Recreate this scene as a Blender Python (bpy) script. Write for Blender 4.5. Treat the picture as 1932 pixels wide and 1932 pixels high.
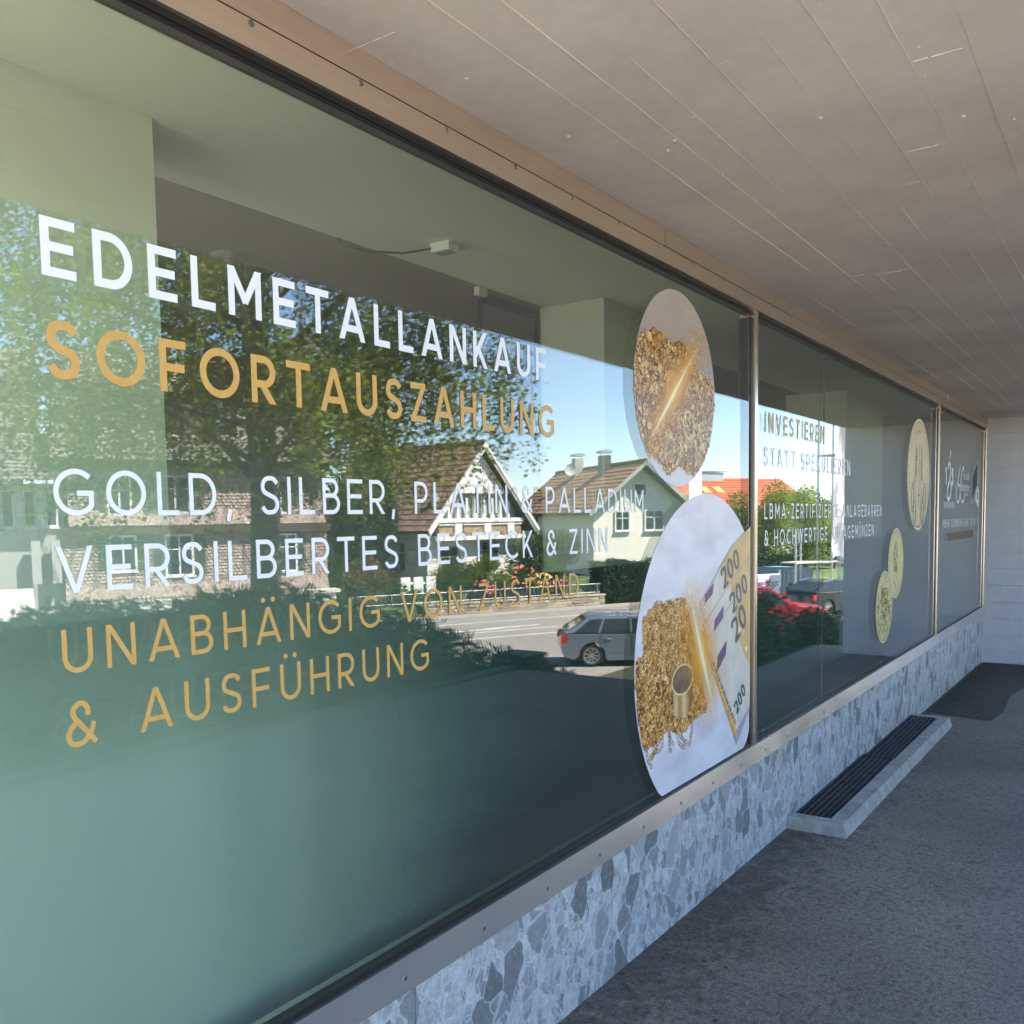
import bpy, math, random
import numpy as np
from mathutils import Matrix, Vector

random.seed(7)
RNG = np.random.default_rng(11)
scene = bpy.context.scene
for o in list(bpy.data.objects):
    bpy.data.objects.remove(o, do_unlink=True)
COL = scene.collection

# ------------------------------------------------------------------ camera
CAM_LOC = Vector((0.0, -1.31, 1.45))
ax_x = Vector((0.56343196, -0.07048813, 0.82314996))        # wall direction seen in camera space (x right, y down, z forward)
ax_d = Vector((0.01568738, 0.99708677, 0.07464498))
ax_x.normalize()
ax_d = (ax_d - ax_x * ax_d.dot(ax_x)).normalized()
ax_z = -ax_d
ax_y = ax_z.cross(ax_x)
right = Vector((ax_x.x, ax_y.x, ax_z.x))
down = Vector((ax_x.y, ax_y.y, ax_z.y))
fwd = Vector((ax_x.z, ax_y.z, ax_z.z))
cam_data = bpy.data.cameras.new("camera")
cam = bpy.data.objects.new("camera", cam_data)
COL.objects.link(cam)
m3 = Matrix((right, -down, -fwd)).transposed()
cam.matrix_world = Matrix.Translation(CAM_LOC) @ m3.to_4x4()
cam_data.sensor_width = 36.0
cam_data.lens = 36.0 * 1740.0 / 1932.0
cam_data.shift_y = (1110.0 - 966.0) / 1932.0
cam_data.clip_start = 0.05
cam_data.clip_end = 3000.0
scene.camera = cam

# ------------------------------------------------------------------ sky, sun, exposure
SUN_EL = math.radians(52.0)
sun_h = Vector((0.22, 0.975, 0.0)).normalized()
sun_dir = Vector((sun_h.x * math.cos(SUN_EL), sun_h.y * math.cos(SUN_EL), math.sin(SUN_EL)))
world = bpy.data.worlds.new("World")
scene.world = world
world.use_nodes = True
wn = world.node_tree
bg = wn.nodes["Background"]
sky = wn.nodes.new("ShaderNodeTexSky")
sky.sky_type = 'NISHITA'
sky.sun_disc = False
sky.sun_elevation = SUN_EL
sky.sun_rotation = math.atan2(sun_h.x, sun_h.y)
sky.air_density = 0.8
sky.dust_density = 0.05
sky.ozone_density = 2.2
wn.links.new(sky.outputs[0], bg.inputs[0])
bg.inputs[1].default_value = 0.115
sun_data = bpy.data.lights.new("sun", 'SUN')
sun_data.energy = 5.0
sun_data.angle = math.radians(0.53)
sun_data.color = (1.0, 0.94, 0.85)
sun = bpy.data.objects.new("sun", sun_data)
COL.objects.link(sun)
sun.rotation_euler = (-sun_dir).to_track_quat('-Z', 'Y').to_euler()
sun.location = (0, 0, 40)

vs = scene.view_settings
vs.view_transform = 'Standard'
vs.look = 'None'
vs.exposure = 2.5
vs.gamma = 1.0
vs.use_curve_mapping = False
scene.cycles.max_bounces = 6
scene.cycles.diffuse_bounces = 3
scene.cycles.glossy_bounces = 3
scene.cycles.transmission_bounces = 6
scene.cycles.transparent_max_bounces = 12
scene.cycles.caustics_reflective = False
scene.cycles.caustics_refractive = False
scene.cycles.use_denoising = True
scene.cycles.use_adaptive_sampling = True
scene.cycles.adaptive_threshold = 0.02
scene.cycles.sample_clamp_indirect = 6.0

# ------------------------------------------------------------------ materials
MATS = {}

def new_mat(name):
    m = bpy.data.materials.new(name)
    m.use_nodes = True
    MATS[name] = m
    return m, m.node_tree, m.node_tree.nodes["Principled BSDF"]

def rgb(c):
    return (c[0], c[1], c[2], 1.0)

def mat(name, col, rough=0.6, var=0.12, scale=6.0, bump=0.0, bscale=60.0, metal=0.0, spec=0.4, coat=0.0, detail=6.0, col2=None, stretch=None):
    """plain procedural surface: two-tone noise colour, optional bump"""
    if name in MATS:
        return MATS[name]
    m, nt, p = new_mat(name)
    tc = nt.nodes.new("ShaderNodeTexCoord")
    mp = nt.nodes.new("ShaderNodeMapping")
    nt.links.new(tc.outputs['Object'], mp.inputs[0])
    if stretch:
        mp.inputs['Scale'].default_value = stretch
    n = nt.nodes.new("ShaderNodeTexNoise")
    n.inputs['Scale'].default_value = scale
    n.inputs['Detail'].default_value = detail
    nt.links.new(mp.outputs[0], n.inputs['Vector'])
    r = nt.nodes.new("ShaderNodeValToRGB")
    r.color_ramp.elements[0].position = 0.3
    r.color_ramp.elements[1].position = 0.7
    lo = tuple(max(0.0, c * (1 - var)) for c in col)
    hi = tuple(min(1.0, c * (1 + var)) for c in (col2 or col))
    r.color_ramp.elements[0].color = rgb(lo)
    r.color_ramp.elements[1].color = rgb(hi)
    nt.links.new(n.outputs[0], r.inputs[0])
    nt.links.new(r.outputs[0], p.inputs['Base Color'])
    p.inputs['Roughness'].default_value = rough
    p.inputs['Metallic'].default_value = metal
    p.inputs['Specular IOR Level'].default_value = spec
    p.inputs['Coat Weight'].default_value = coat
    if bump > 0:
        nb = nt.nodes.new("ShaderNodeTexNoise")
        nb.inputs['Scale'].default_value = bscale
        nb.inputs['Detail'].default_value = 5.0
        nt.links.new(mp.outputs[0], nb.inputs['Vector'])
        b = nt.nodes.new("ShaderNodeBump")
        b.inputs['Strength'].default_value = bump
        b.inputs['Distance'].default_value = 0.01
        nt.links.new(nb.outputs[0], b.inputs['Height'])
        nt.links.new(b.outputs[0], p.inputs['Normal'])
    return m

def leaf_mat(name, c1, c2, trans=0.35):
    if name in MATS:
        return MATS[name]
    m, nt, p = new_mat(name)
    tc = nt.nodes.new("ShaderNodeTexCoord")
    n = nt.nodes.new("ShaderNodeTexNoise")
    n.inputs['Scale'].default_value = 1.3
    n.inputs['Detail'].default_value = 8.0
    nt.links.new(tc.outputs['Object'], n.inputs['Vector'])
    r = nt.nodes.new("ShaderNodeValToRGB")
    r.color_ramp.elements[0].position = 0.35
    r.color_ramp.elements[1].position = 0.68
    r.color_ramp.elements[0].color = rgb(c1)
    r.color_ramp.elements[1].color = rgb(c2)
    nt.links.new(n.outputs[0], r.inputs[0])
    nt.links.new(r.outputs[0], p.inputs['Base Color'])
    p.inputs['Roughness'].default_value = 0.55
    p.inputs['Specular IOR Level'].default_value = 0.3
    t = nt.nodes.new("ShaderNodeBsdfTranslucent")
    mulc = nt.nodes.new("ShaderNodeMixRGB")
    mulc.blend_type = 'MULTIPLY'
    mulc.inputs[0].default_value = 1.0
    mulc.inputs[2].default_value = (1.6, 1.5, 0.5, 1)
    nt.links.new(r.outputs[0], mulc.inputs[1])
    nt.links.new(mulc.outputs[0], t.inputs[0])
    mx = nt.nodes.new("ShaderNodeMixShader")
    mx.inputs[0].default_value = trans
    nt.links.new(p.outputs[0], mx.inputs[1])
    nt.links.new(t.outputs[0], mx.inputs[2])
    nt.links.new(mx.outputs[0], nt.nodes["Material Output"].inputs[0])
    return m

def glass_mat(name, r0, tint, power=4.0, dirt=0.0):
    """thin architectural pane: fresnel mirror over tinted see-through"""
    m, nt, p = new_mat(name)
    nt.nodes.remove(p)
    lw = nt.nodes.new("ShaderNodeLayerWeight")
    lw.inputs[0].default_value = 0.5
    pw = nt.nodes.new("ShaderNodeMath"); pw.operation = 'POWER'
    pw.inputs[1].default_value = power
    nt.links.new(lw.outputs['Facing'], pw.inputs[0])
    ma = nt.nodes.new("ShaderNodeMath"); ma.operation = 'MULTIPLY_ADD'
    ma.inputs[1].default_value = 1.0 - r0
    ma.inputs[2].default_value = r0
    nt.links.new(pw.outputs[0], ma.inputs[0])
    tr = nt.nodes.new("ShaderNodeBsdfTransparent")
    tr.inputs[0].default_value = rgb(tint)
    gl = nt.nodes.new("ShaderNodeBsdfGlossy")
    gl.inputs['Roughness'].default_value = 0.0
    gl.inputs['Color'].default_value = (0.98, 0.99, 1.0, 1)
    mx = nt.nodes.new("ShaderNodeMixShader")
    nt.links.new(ma.outputs[0], mx.inputs[0])
    last = tr.outputs[0]
    if dirt > 0:
        df = nt.nodes.new("ShaderNodeBsdfDiffuse")
        df.inputs[0].default_value = (0.8, 0.82, 0.8, 1)
        tc = nt.nodes.new("ShaderNodeTexCoord")
        nz = nt.nodes.new("ShaderNodeTexNoise")
        nz.inputs['Scale'].default_value = 2.5
        nz.inputs['Detail'].default_value = 8
        nt.links.new(tc.outputs['Object'], nz.inputs['Vector'])
        ml = nt.nodes.new("ShaderNodeMath"); ml.operation = 'MULTIPLY'
        ml.inputs[1].default_value = dirt * 2
        nt.links.new(nz.outputs[0], ml.inputs[0])
        m2 = nt.nodes.new("ShaderNodeMixShader")
        nt.links.new(ml.outputs[0], m2.inputs[0])
        nt.links.new(tr.outputs[0], m2.inputs[1])
        nt.links.new(df.outputs[0], m2.inputs[2])
        last = m2.outputs[0]
    nt.links.new(last, mx.inputs[1])
    nt.links.new(gl.outputs[0], mx.inputs[2])
    nt.links.new(mx.outputs[0], nt.nodes["Material Output"].inputs[0])
    return m

# ------------------------------------------------------------------ mesh helpers
class MB:
    """collects polygons of ONE piece"""
    def __init__(s):
        s.v = []; s.f = []; s.mi = []
    def poly(s, pts, mi=0):
        i = len(s.v)
        s.v.extend([tuple(p) for p in pts])
        s.f.append(tuple(range(i, i + len(pts))))
        s.mi.append(mi)
    def box(s, x0, x1, y0, y1, z0, z1, mi=0, T=None):
        c = [(x0, y0, z0), (x1, y0, z0), (x1, y1, z0), (x0, y1, z0), (x0, y0, z1), (x1, y0, z1), (x1, y1, z1), (x0, y1, z1)]
        if T:
            c = [T(*p) for p in c]
        i = len(s.v)
        s.v.extend(c)
        for q in ((0, 3, 2, 1), (4, 5, 6, 7), (0, 1, 5, 4), (1, 2, 6, 5), (2, 3, 7, 6), (3, 0, 4, 7)):
            s.f.append(tuple(i + k for k in q)); s.mi.append(mi)
    def prism(s, prof, t0, t1, fn, mi=0):
        """prof: list of 2-tuples, fn(u, v, t) -> point"""
        n = len(prof)
        i = len(s.v)
        s.v.extend([fn(u, v, t0) for u, v in prof])
        s.v.extend([fn(u, v, t1) for u, v in prof])
        s.f.append(tuple(range(i + n - 1, i - 1, -1))); s.mi.append(mi)
        s.f.append(tuple(range(i + n, i + 2 * n))); s.mi.append(mi)
        for k in range(n):
            k2 = (k + 1) % n
            s.f.append((i + k, i + k2, i + n + k2, i + n + k)); s.mi.append(mi)
    def tube(s, pts, rads, seg=8, mi=0):
        pts = [Vector(p) for p in pts]
        rings = []
        for k, p in enumerate(pts):
            d = (pts[min(k + 1, len(pts) - 1)] - pts[max(k - 1, 0)])
            if d.length < 1e-9:
                d = Vector((0, 0, 1))
            d.normalize()
            up = Vector((0, 0, 1)) if abs(d.z) < 0.95 else Vector((1, 0, 0))
            a = d.cross(up).normalized(); b = d.cross(a).normalized()
            r = rads[k] if isinstance(rads, (list, tuple)) else rads
            i = len(s.v)
            for q in range(seg):
                t = 2 * math.pi * q / seg
                s.v.append(tuple(p + a * (r * math.cos(t)) + b * (r * math.sin(t))))
            rings.append(i)
        for k in range(len(rings) - 1):
            for q in range(seg):
                q2 = (q + 1) % seg
                s.f.append((rings[k] + q, rings[k] + q2, rings[k + 1] + q2, rings[k + 1] + q)); s.mi.append(mi)
        s.f.append(tuple(rings[0] + q for q in reversed(range(seg)))); s.mi.append(mi)
        s.f.append(tuple(rings[-1] + q for q in range(seg))); s.mi.append(mi)
    def build(s, name, mats, parent=None, loc=None, smooth=False, fix=True):
        if loc is None:
            loc = parent['_base'] if parent is not None and '_base' in parent.keys() else (0, 0, 0)
        me = bpy.data.meshes.new(name)
        L = loc
        me.from_pydata([(p[0] - L[0], p[1] - L[1], p[2] - L[2]) for p in s.v], [], s.f)
        if not isinstance(mats, (list, tuple)):
            mats = [mats]
        for mm in mats:
            me.materials.append(mm)
        if len(mats) > 1:
            me.polygons.foreach_set('material_index', s.mi)
        if smooth:
            me.polygons.foreach_set('use_smooth', [True] * len(me.polygons))
        if fix:
            import bmesh
            bm = bmesh.new(); bm.from_mesh(me)
            bmesh.ops.recalc_face_normals(bm, faces=bm.faces)
            bm.to_mesh(me); bm.free()
        me.update()
        o = bpy.data.objects.new(name, me)
        COL.objects.link(o)
        if parent is not None:
            o.parent = parent
        else:
            o.location = loc
            o['_base'] = tuple(loc)
        return o

def sub(o_mesh_builder, name, mats, part, thing, smooth=False, fix=True):
    """a sub-part: child of a part whose mesh is expressed from the thing's base"""
    base = thing['_base'] if '_base' in thing.keys() else (0, 0, 0)
    o = o_mesh_builder.build(name, mats, None, base, smooth, fix)
    o.location = (0, 0, 0)
    o.parent = part
    return o

def tag(o, label, cat, group=None):
    o['label'] = label
    o['category'] = cat
    if group:
        o['group'] = group
    return o

def thing(name, base, label, cat, group=None):
    o = bpy.data.objects.new(name, None)
    COL.objects.link(o)
    o.location = base
    o['_base'] = tuple(base)
    o.empty_display_size = 0.2
    return tag(o, label, cat, group)

def structure(o):
    o['kind'] = 'structure'
    return o

def stuff(o):
    o['kind'] = 'stuff'
    return o

# street frame: the street across from the shop runs 27 degrees off the shop front
SA = math.radians(27.0)
SE = (math.cos(SA), math.sin(SA)); SN = (math.sin(SA), -math.cos(SA))
def ST(a, b, z):
    return (a * SE[0] + b * SN[0], 1.31 + a * SE[1] + b * SN[1], z)
STREET = -2.8
# ------------------------------------------------------------------ lettering: a stroke alphabet
def _spl(pts, n=7):
    out = []
    P = [pts[0]] + list(pts) + [pts[-1]]
    for i in range(1, len(P) - 2):
        p0, p1, p2, p3 = P[i - 1], P[i], P[i + 1], P[i + 2]
        for k in range(n):
            t = k / n
            out.append(tuple(0.5 * ((2 * p1[j]) + (-p0[j] + p2[j]) * t + (2 * p0[j] - 5 * p1[j] + 4 * p2[j] - p3[j]) * t * t + (-p0[j] + 3 * p1[j] - 3 * p2[j] + p3[j]) * t ** 3) for j in (0, 1)))
    out.append(tuple(pts[-1]))
    return out

def _arc(cx, cy, rx, ry, a0, a1, n=20):
    return [(cx + rx * math.cos(math.radians(a0 + (a1 - a0) * i / n)), cy + ry * math.sin(math.radians(a0 + (a1 - a0) * i / n))) for i in range(n + 1)]

def glyph(ch, w):
    """strokes (centre lines) of a character in a box of cap height 1; returns (strokes, width). w = stroke width"""
    h = w / 2
    T, B = 1 - h, h
    base = {'Ä': 'A', 'Ü': 'U'}.get(ch, ch)
    S = []
    if base == 'A':
        W = 0.86
        S = [[(h * 1.05 - 0.06, -0.15), (W / 2 + 0.03, 1.08)], [(W - h * 1.05 + 0.06, -0.15), (W / 2 - 0.03, 1.08)], [(0.18, 0.27), (W - 0.18, 0.27)]]
    elif base == 'B':
        W = 0.66; r = (T - 0.52) / 2
        S = [[(h, B), (h, T), (W * 0.5, T)] + _arc(W * 0.5, 0.52 + r, W * 0.42 - h, r, 90, -90)[1:] + [(h, 0.52)], [(h, 0.52), (W * 0.55, 0.52)] + _arc(W * 0.55, (0.52 + B) / 2, W * 0.45 - h, (0.52 - B) / 2, 90, -90)[1:] + [(h - 0.0, B), (h, B + 0.3)]]
    elif base == 'C':
        W = 0.82
        S = [_arc(0.5, 0.5, 0.5 - h, 0.5 - h, 48, 312, 28)]
    elif base == 'D':
        W = 0.78
        S = [[(h, 0.5), (h, T), (W * 0.42, T)] + _arc(W * 0.42, 0.5, W * 0.58 - h, 0.5 - h, 90, -90, 24)[1:] + [(h, B), (h, 0.51)]]
    elif base == 'E':
        W = 0.63
        S = [[(W, T), (h, T), (h, B), (W, B)], [(h, 0.51), (W * 0.93, 0.51)]]
    elif base == 'F':
        W = 0.60
        S = [[(W, T), (h, T), (h, -0.1)], [(h, 0.47), (W * 0.92, 0.47)]]
    elif base == 'G':
        W = 0.9
        S = [_arc(0.5, 0.5, 0.5 - h, 0.5 - h, 45, 318, 28) + [(W - h, 0.24), (W - h, 0.48), (0.52, 0.48)]]
    elif base == 'H':
        W = 0.72
        S = [[(h, -0.1), (h, 1.1)], [(W - h, -0.1), (W - h, 1.1)], [(h, 0.5), (W - h, 0.5)]]
    elif base == 'I':
        W = w
        S = [[(h, -0.1), (h, 1.1)]]
    elif base == 'K':
        W = 0.68
        S = [[(h, -0.1), (h, 1.1)], [(h, 0.3), (W - h * 1.2 + 0.06, 1.1)], [(0.26, 0.5), (W - h * 1.1 + 0.07, -0.12)]]
    elif base == 'L':
        W = 0.57
        S = [[(h, 1.1), (h, B), (W, B)]]
    elif base == 'M':
        W = 0.86
        S = [[(h, -0.1), (h, 1.1)], [(W - h, -0.1), (W - h, 1.1)], [(h - 0.04, 1.06), (W / 2 + 0.015, 0.3)], [(W - h + 0.04, 1.06), (W / 2 - 0.015, 0.3)]]
    elif base == 'N':
        W = 0.74
        S = [[(h, -0.1), (h, 1.1)], [(W - h, -0.1), (W - h, 1.1)], [(h - 0.04, 1.07), (W - h + 0.04, -0.07)]]
    elif base == 'O':
        W = 0.98
        S = [_arc(0.49, 0.5, 0.49 - h, 0.5 - h, 90, 450, 40)]
    elif base == 'P' or base == 'R':
        W = 0.64 if base == 'P' else 0.66; lo = 0.40
        S = [[(h, -0.1), (h, T), (W * 0.5, T)] + _arc(W * 0.5, (T + lo) / 2, W * 0.5 - h, (T - lo) / 2, 90, -90)[1:] + [(h, lo)]]
        if base == 'R':
            S.append([(W * 0.42, lo), (W - h * 0.9 + 0.08, -0.14)])
    elif base == 'S':
        W = 0.62
        pts = [(1, .85), (.78, .975), (.5, 1), (.2, .95), (.04, .77), (.14, .6), (.5, .5), (.86, .4), (.98, .22), (.82, .05), (.5, 0), (.2, .03), (0, .16)]
        S = [_spl([(h + x * (W - w), h + y * (1 - w)) for x, y in pts])]
    elif base == 'T':
        W = 0.70
        S = [[(0, T), (W, T)], [(W / 2, T), (W / 2, -0.1)]]
    elif base == 'U':
        W = 0.72; r = W / 2 - h
        S = [[(h, 1.1), (h, h + r)] + _arc(W / 2, h + r, r, r, 180, 360, 18)[1:] + [(W - h, 1.1)]]
    elif base == 'V':
        W = 0.82
        S = [[(h * 1.05 - 0.06, 1.15), (W / 2 + 0.03, -0.08)], [(W - h * 1.05 + 0.06, 1.15), (W / 2 - 0.03, -0.08)]]
    elif base == 'W':
        W = 1.2
        S = [[(h - 0.03, 1.12), (0.345, -0.1)], [(0.285, -0.1), (0.625, 1.08)], [(W - 0.285, -0.1), (W - 0.625, 1.08)], [(W - h + 0.03, 1.12), (W - 0.345, -0.1)]]
    elif base == 'Z':
        W = 0.64
        S = [[(0.02, T), (W - 0.02, T)], [(0.02, B), (W, B)], [(W - h * 1.3, T), (h * 1.4, B)]]
    elif base == '&':
        W = 0.76
        S = [_spl([(h + x * (W - w) * 0.95, h + y * (1 - w)) for x, y in [(.74, .68), (.76, .84), (.6, .98), (.38, .98), (.2, .84), (.25, .67), (.45, .49), (.75, .22), (1.02, -.02)]]),
             _spl([(h + x * (W - w), h + y * (1 - w)) for x, y in [(.36, .56), (.12, .42), (.0, .22), (.1, .05), (.34, 0), (.6, .07), (.82, .28), (.92, .5)]])]
    elif base == ',':
        W = w * 1.5
        S = [[(W * 0.62, 0.14), (W * 0.30, -0.16)]]
    elif base == '-':
        W = 0.36
        S = [[(0.0, 0.4), (W, 0.4)]]
    elif base == '!':
        W = w * 1.2
        S = [[(W / 2, 1.0), (W / 2, 0.32)], [(W / 2, 0.15), (W / 2, 0.0)]]
    elif base == '0':
        W = 0.62
        S = [_arc(W / 2, 0.5, W / 2 - h, 0.5 - h, 90, 450, 30)]
    elif base == '1':
        W = 0.42
        S = [[(0.0, 0.78), (W - h, 1.0 - h * 0.6)], [(W - h, -0.1), (W - h, 1.1)]]
    elif base == '2':
        W = 0.58
        S = [_spl([(h, 0.72), (0.1, 0.9), (W / 2, T), (W - h * 1.3, 0.84), (W - h, 0.68), (W * 0.72, 0.42), (h, B)]), [(h * 0.6, B), (W, B)]]
    elif base == '5':
        W = 0.58
        S = [[(W - 0.03, T), (0.13, T), (0.09, 0.56)], _spl([(0.09, 0.57), (0.3, 0.64), (W - h * 1.4, 0.55), (W - h, 0.33), (W * 0.72, 0.1), (0.3, B), (0.02, 0.13)])]
    elif base == '6':
        W = 0.6
        S = [_arc(W / 2, 0.3, W / 2 - h, 0.3 - h, 90, 450, 26), _spl([(h, 0.3), (0.12, 0.62), (0.3, 0.86), (0.42, 1.0)])]
    elif base == ' ':
        return [], 0.32
    # lower case, x height 0.72
    elif base == 'i':
        W = w; S = [[(h, 0), (h, 0.72)], [(h, 0.86), (h, 1.0)]]
    elif base in 'nm':
        x = 0.72; r = 0.2
        S = [[(h, 0), (h, x)], [(h, 0.4)] + _arc(h + r, 0.45, r, x - h - 0.45, 180, 0, 10) + [(h + 2 * r, 0)]]
        W = 2 * r + w
        if base == 'm':
            S.append([(h + 2 * r, 0.4)] + _arc(h + 3 * r, 0.45, r, x - h - 0.45, 180, 0, 10) + [(h + 4 * r, 0)])
            W = 4 * r + w
    elif base == 'r':
        W = 0.36; S = [[(h, 0), (h, 0.72)], [(h, 0.38)] + _arc(h + 0.22, 0.42, 0.22, 0.3 - h, 180, 80, 8)]
    elif base in 'dbo':
        W = 0.56
        S = [_arc(W / 2, 0.36, W / 2 - h, 0.36 - h, 90, 450, 22)]
        if base == 'd':
            S.append([(W - h, 0), (W - h, 1.02)])
        if base == 'b':
            S.append([(h, 0), (h, 1.02)])
    elif base == 'e':
        W = 0.56
        S = [_arc(W / 2, 0.36, W / 2 - h, 0.36 - h, -45, -360, 22)[0:] , [(h, 0.36), (W - h, 0.36)]]
    elif base == 's':
        W = 0.44
        pts = [(1, .85), (.5, 1), (.04, .77), (.5, .5), (.98, .22), (.5, 0), (0, .16)]
        S = [_spl([(h + x * (W - w), h + y * (0.72 - w)) for x, y in pts])]
    else:
        W = 0.5
    if ch == 'Ä':
        S += [('dot', W / 2 - 0.17, 1.2), ('dot', W / 2 + 0.17, 1.2)]
    if ch == 'Ü':
        S += [('dot', W / 2 - 0.16, 1.2), ('dot', W / 2 + 0.16, 1.2)]
    return S, W

def _clip(poly, lo, hi):
    for sgn, lim in ((1, lo), (-1, hi)):
        out = []
        for i in range(len(poly)):
            p, q = poly[i], poly[(i + 1) % len(poly)]
            ip = sgn * (p[1] - lim) >= -1e-9; iq = sgn * (q[1] - lim) >= -1e-9
            if ip:
                out.append(p)
            if ip != iq:
                t = (lim - p[1]) / (q[1] - p[1])
                out.append((p[0] + (q[0] - p[0]) * t, lim))
        poly = out
        if len(poly) < 3:
            return []
    return poly

def ribbon(line, w):
    """mitred quads along a centre line"""
    n = len(line)
    closed = n > 3 and math.dist(line[0], line[-1]) < 1e-6
    L, R = [], []
    for i in range(n):
        p = line[i]
        if closed and i in (0, n - 1):
            a, b = line[n - 2], line[1]
        else:
            a, b = line[max(i - 1, 0)], line[min(i + 1, n - 1)]
        d1 = (p[0] - a[0], p[1] - a[1]); d2 = (b[0] - p[0], b[1] - p[1])
        l1 = math.hypot(*d1); l2 = math.hypot(*d2)
        if l1 < 1e-9: d1, l1 = d2, l2
        if l2 < 1e-9: d2, l2 = d1, l1
        n1 = (-d1[1] / l1, d1[0] / l1); n2 = (-d2[1] / l2, d2[0] / l2)
        mx, my = n1[0] + n2[0], n1[1] + n2[1]
        ml = math.hypot(mx, my)
        if ml < 1e-6:
            mx, my, ml = n1[0], n1[1], 1.0
        mx /= ml; my /= ml
        c = max(0.35, mx * n1[0] + my * n1[1])
        s = w / 2 / c
        L.append((p[0] + mx * s, p[1] + my * s)); R.append((p[0] - mx * s, p[1] - my * s))
    return [[L[i], R[i], R[i + 1], L[i + 1]] for i in range(n - 1)]

def letter_polys(ch, w):
    S, W = glyph(ch, w)
    groups = []
    for st in S:
        if isinstance(st, tuple):
            groups.append([[(st[1] + w * 0.62 * math.cos(t * math.pi / 8), st[2] + w * 0.62 * math.sin(t * math.pi / 8)) for t in range(16)]])
        else:
            g = []
            for q in ribbon(st, w):
                if ch in ',':
                    g.append(q); continue
                q = _clip(q, 0.0, 1.03 if ch in 'db' else 1.0)
                if q:
                    g.append(q)
            groups.append(g)
    return groups, W

def text_line(text, x0, x1, z0, cap, w, m, fn, root, name='letter', gap=None):
    """one child mesh per letter, spaced so that the line runs exactly from x0 to x1. fn(u, v, layer) -> world"""
    ws = [letter_polys(c, w)[1] * cap for c in text]
    ng = len(text) - 1
    track = (x1 - x0 - sum(ws)) / max(1, ng)
    x = x0
    for c, cw in zip(text, ws):
        if c != ' ':
            groups, _ = letter_polys(c, w)
            mb = MB()
            for gi, g in enumerate(groups):
                for qi, q in enumerate(g):
                    mb.poly([fn(x + u * cap, z0 + v * cap, gi * 2 + qi * 0.05) for u, v in q])
            if mb.v:
                mb.build(name, m, root, fix=False)
        x += cw + track
# ------------------------------------------------------------------ special surface materials
def concrete_mat(name, c1, c2, rough=0.75, bump=0.25):
    m, nt, p = new_mat(name)
    tc = nt.nodes.new("ShaderNodeTexCoord")
    n1 = nt.nodes.new("ShaderNodeTexNoise"); n1.inputs['Scale'].default_value = 1.6; n1.inputs['Detail'].default_value = 9; n1.inputs['Roughness'].default_value = 0.62
    n2 = nt.nodes.new("ShaderNodeTexNoise"); n2.inputs['Scale'].default_value = 28; n2.inputs['Detail'].default_value = 6
    nt.links.new(tc.outputs['Object'], n1.inputs['Vector']); nt.links.new(tc.outputs['Object'], n2.inputs['Vector'])
    mxv = nt.nodes.new("ShaderNodeMath"); mxv.operation = 'MULTIPLY_ADD'; mxv.inputs[1].default_value = 0.25
    nt.links.new(n2.outputs[0], mxv.inputs[0]); nt.links.new(n1.outputs[0], mxv.inputs[2])
    r = nt.nodes.new("ShaderNodeValToRGB")
    r.color_ramp.elements[0].position = 0.42; r.color_ramp.elements[1].position = 0.8
    r.color_ramp.elements[0].color = rgb(c1); r.color_ramp.elements[1].color = rgb(c2)
    nt.links.new(mxv.outputs[0], r.inputs[0]); nt.links.new(r.outputs[0], p.inputs['Base Color'])
    p.inputs['Roughness'].default_value = rough
    p.inputs['Specular IOR Level'].default_value = 0.3
    b = nt.nodes.new("ShaderNodeBump"); b.inputs['Strength'].default_value = bump; b.inputs['Distance'].default_value = 0.004
    nb = nt.nodes.new("ShaderNodeTexNoise"); nb.inputs['Scale'].default_value = 90; nb.inputs['Detail'].default_value = 4
    mp = nt.nodes.new("ShaderNodeMapping"); mp.inputs['Scale'].default_value = (0.25, 1, 1)
    nt.links.new(tc.outputs['Object'], mp.inputs[0]); nt.links.new(mp.outputs[0], nb.inputs['Vector'])
    nt.links.new(nb.outputs[0], b.inputs['Height']); nt.links.new(b.outputs[0], p.inputs['Normal'])
    return m

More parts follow.
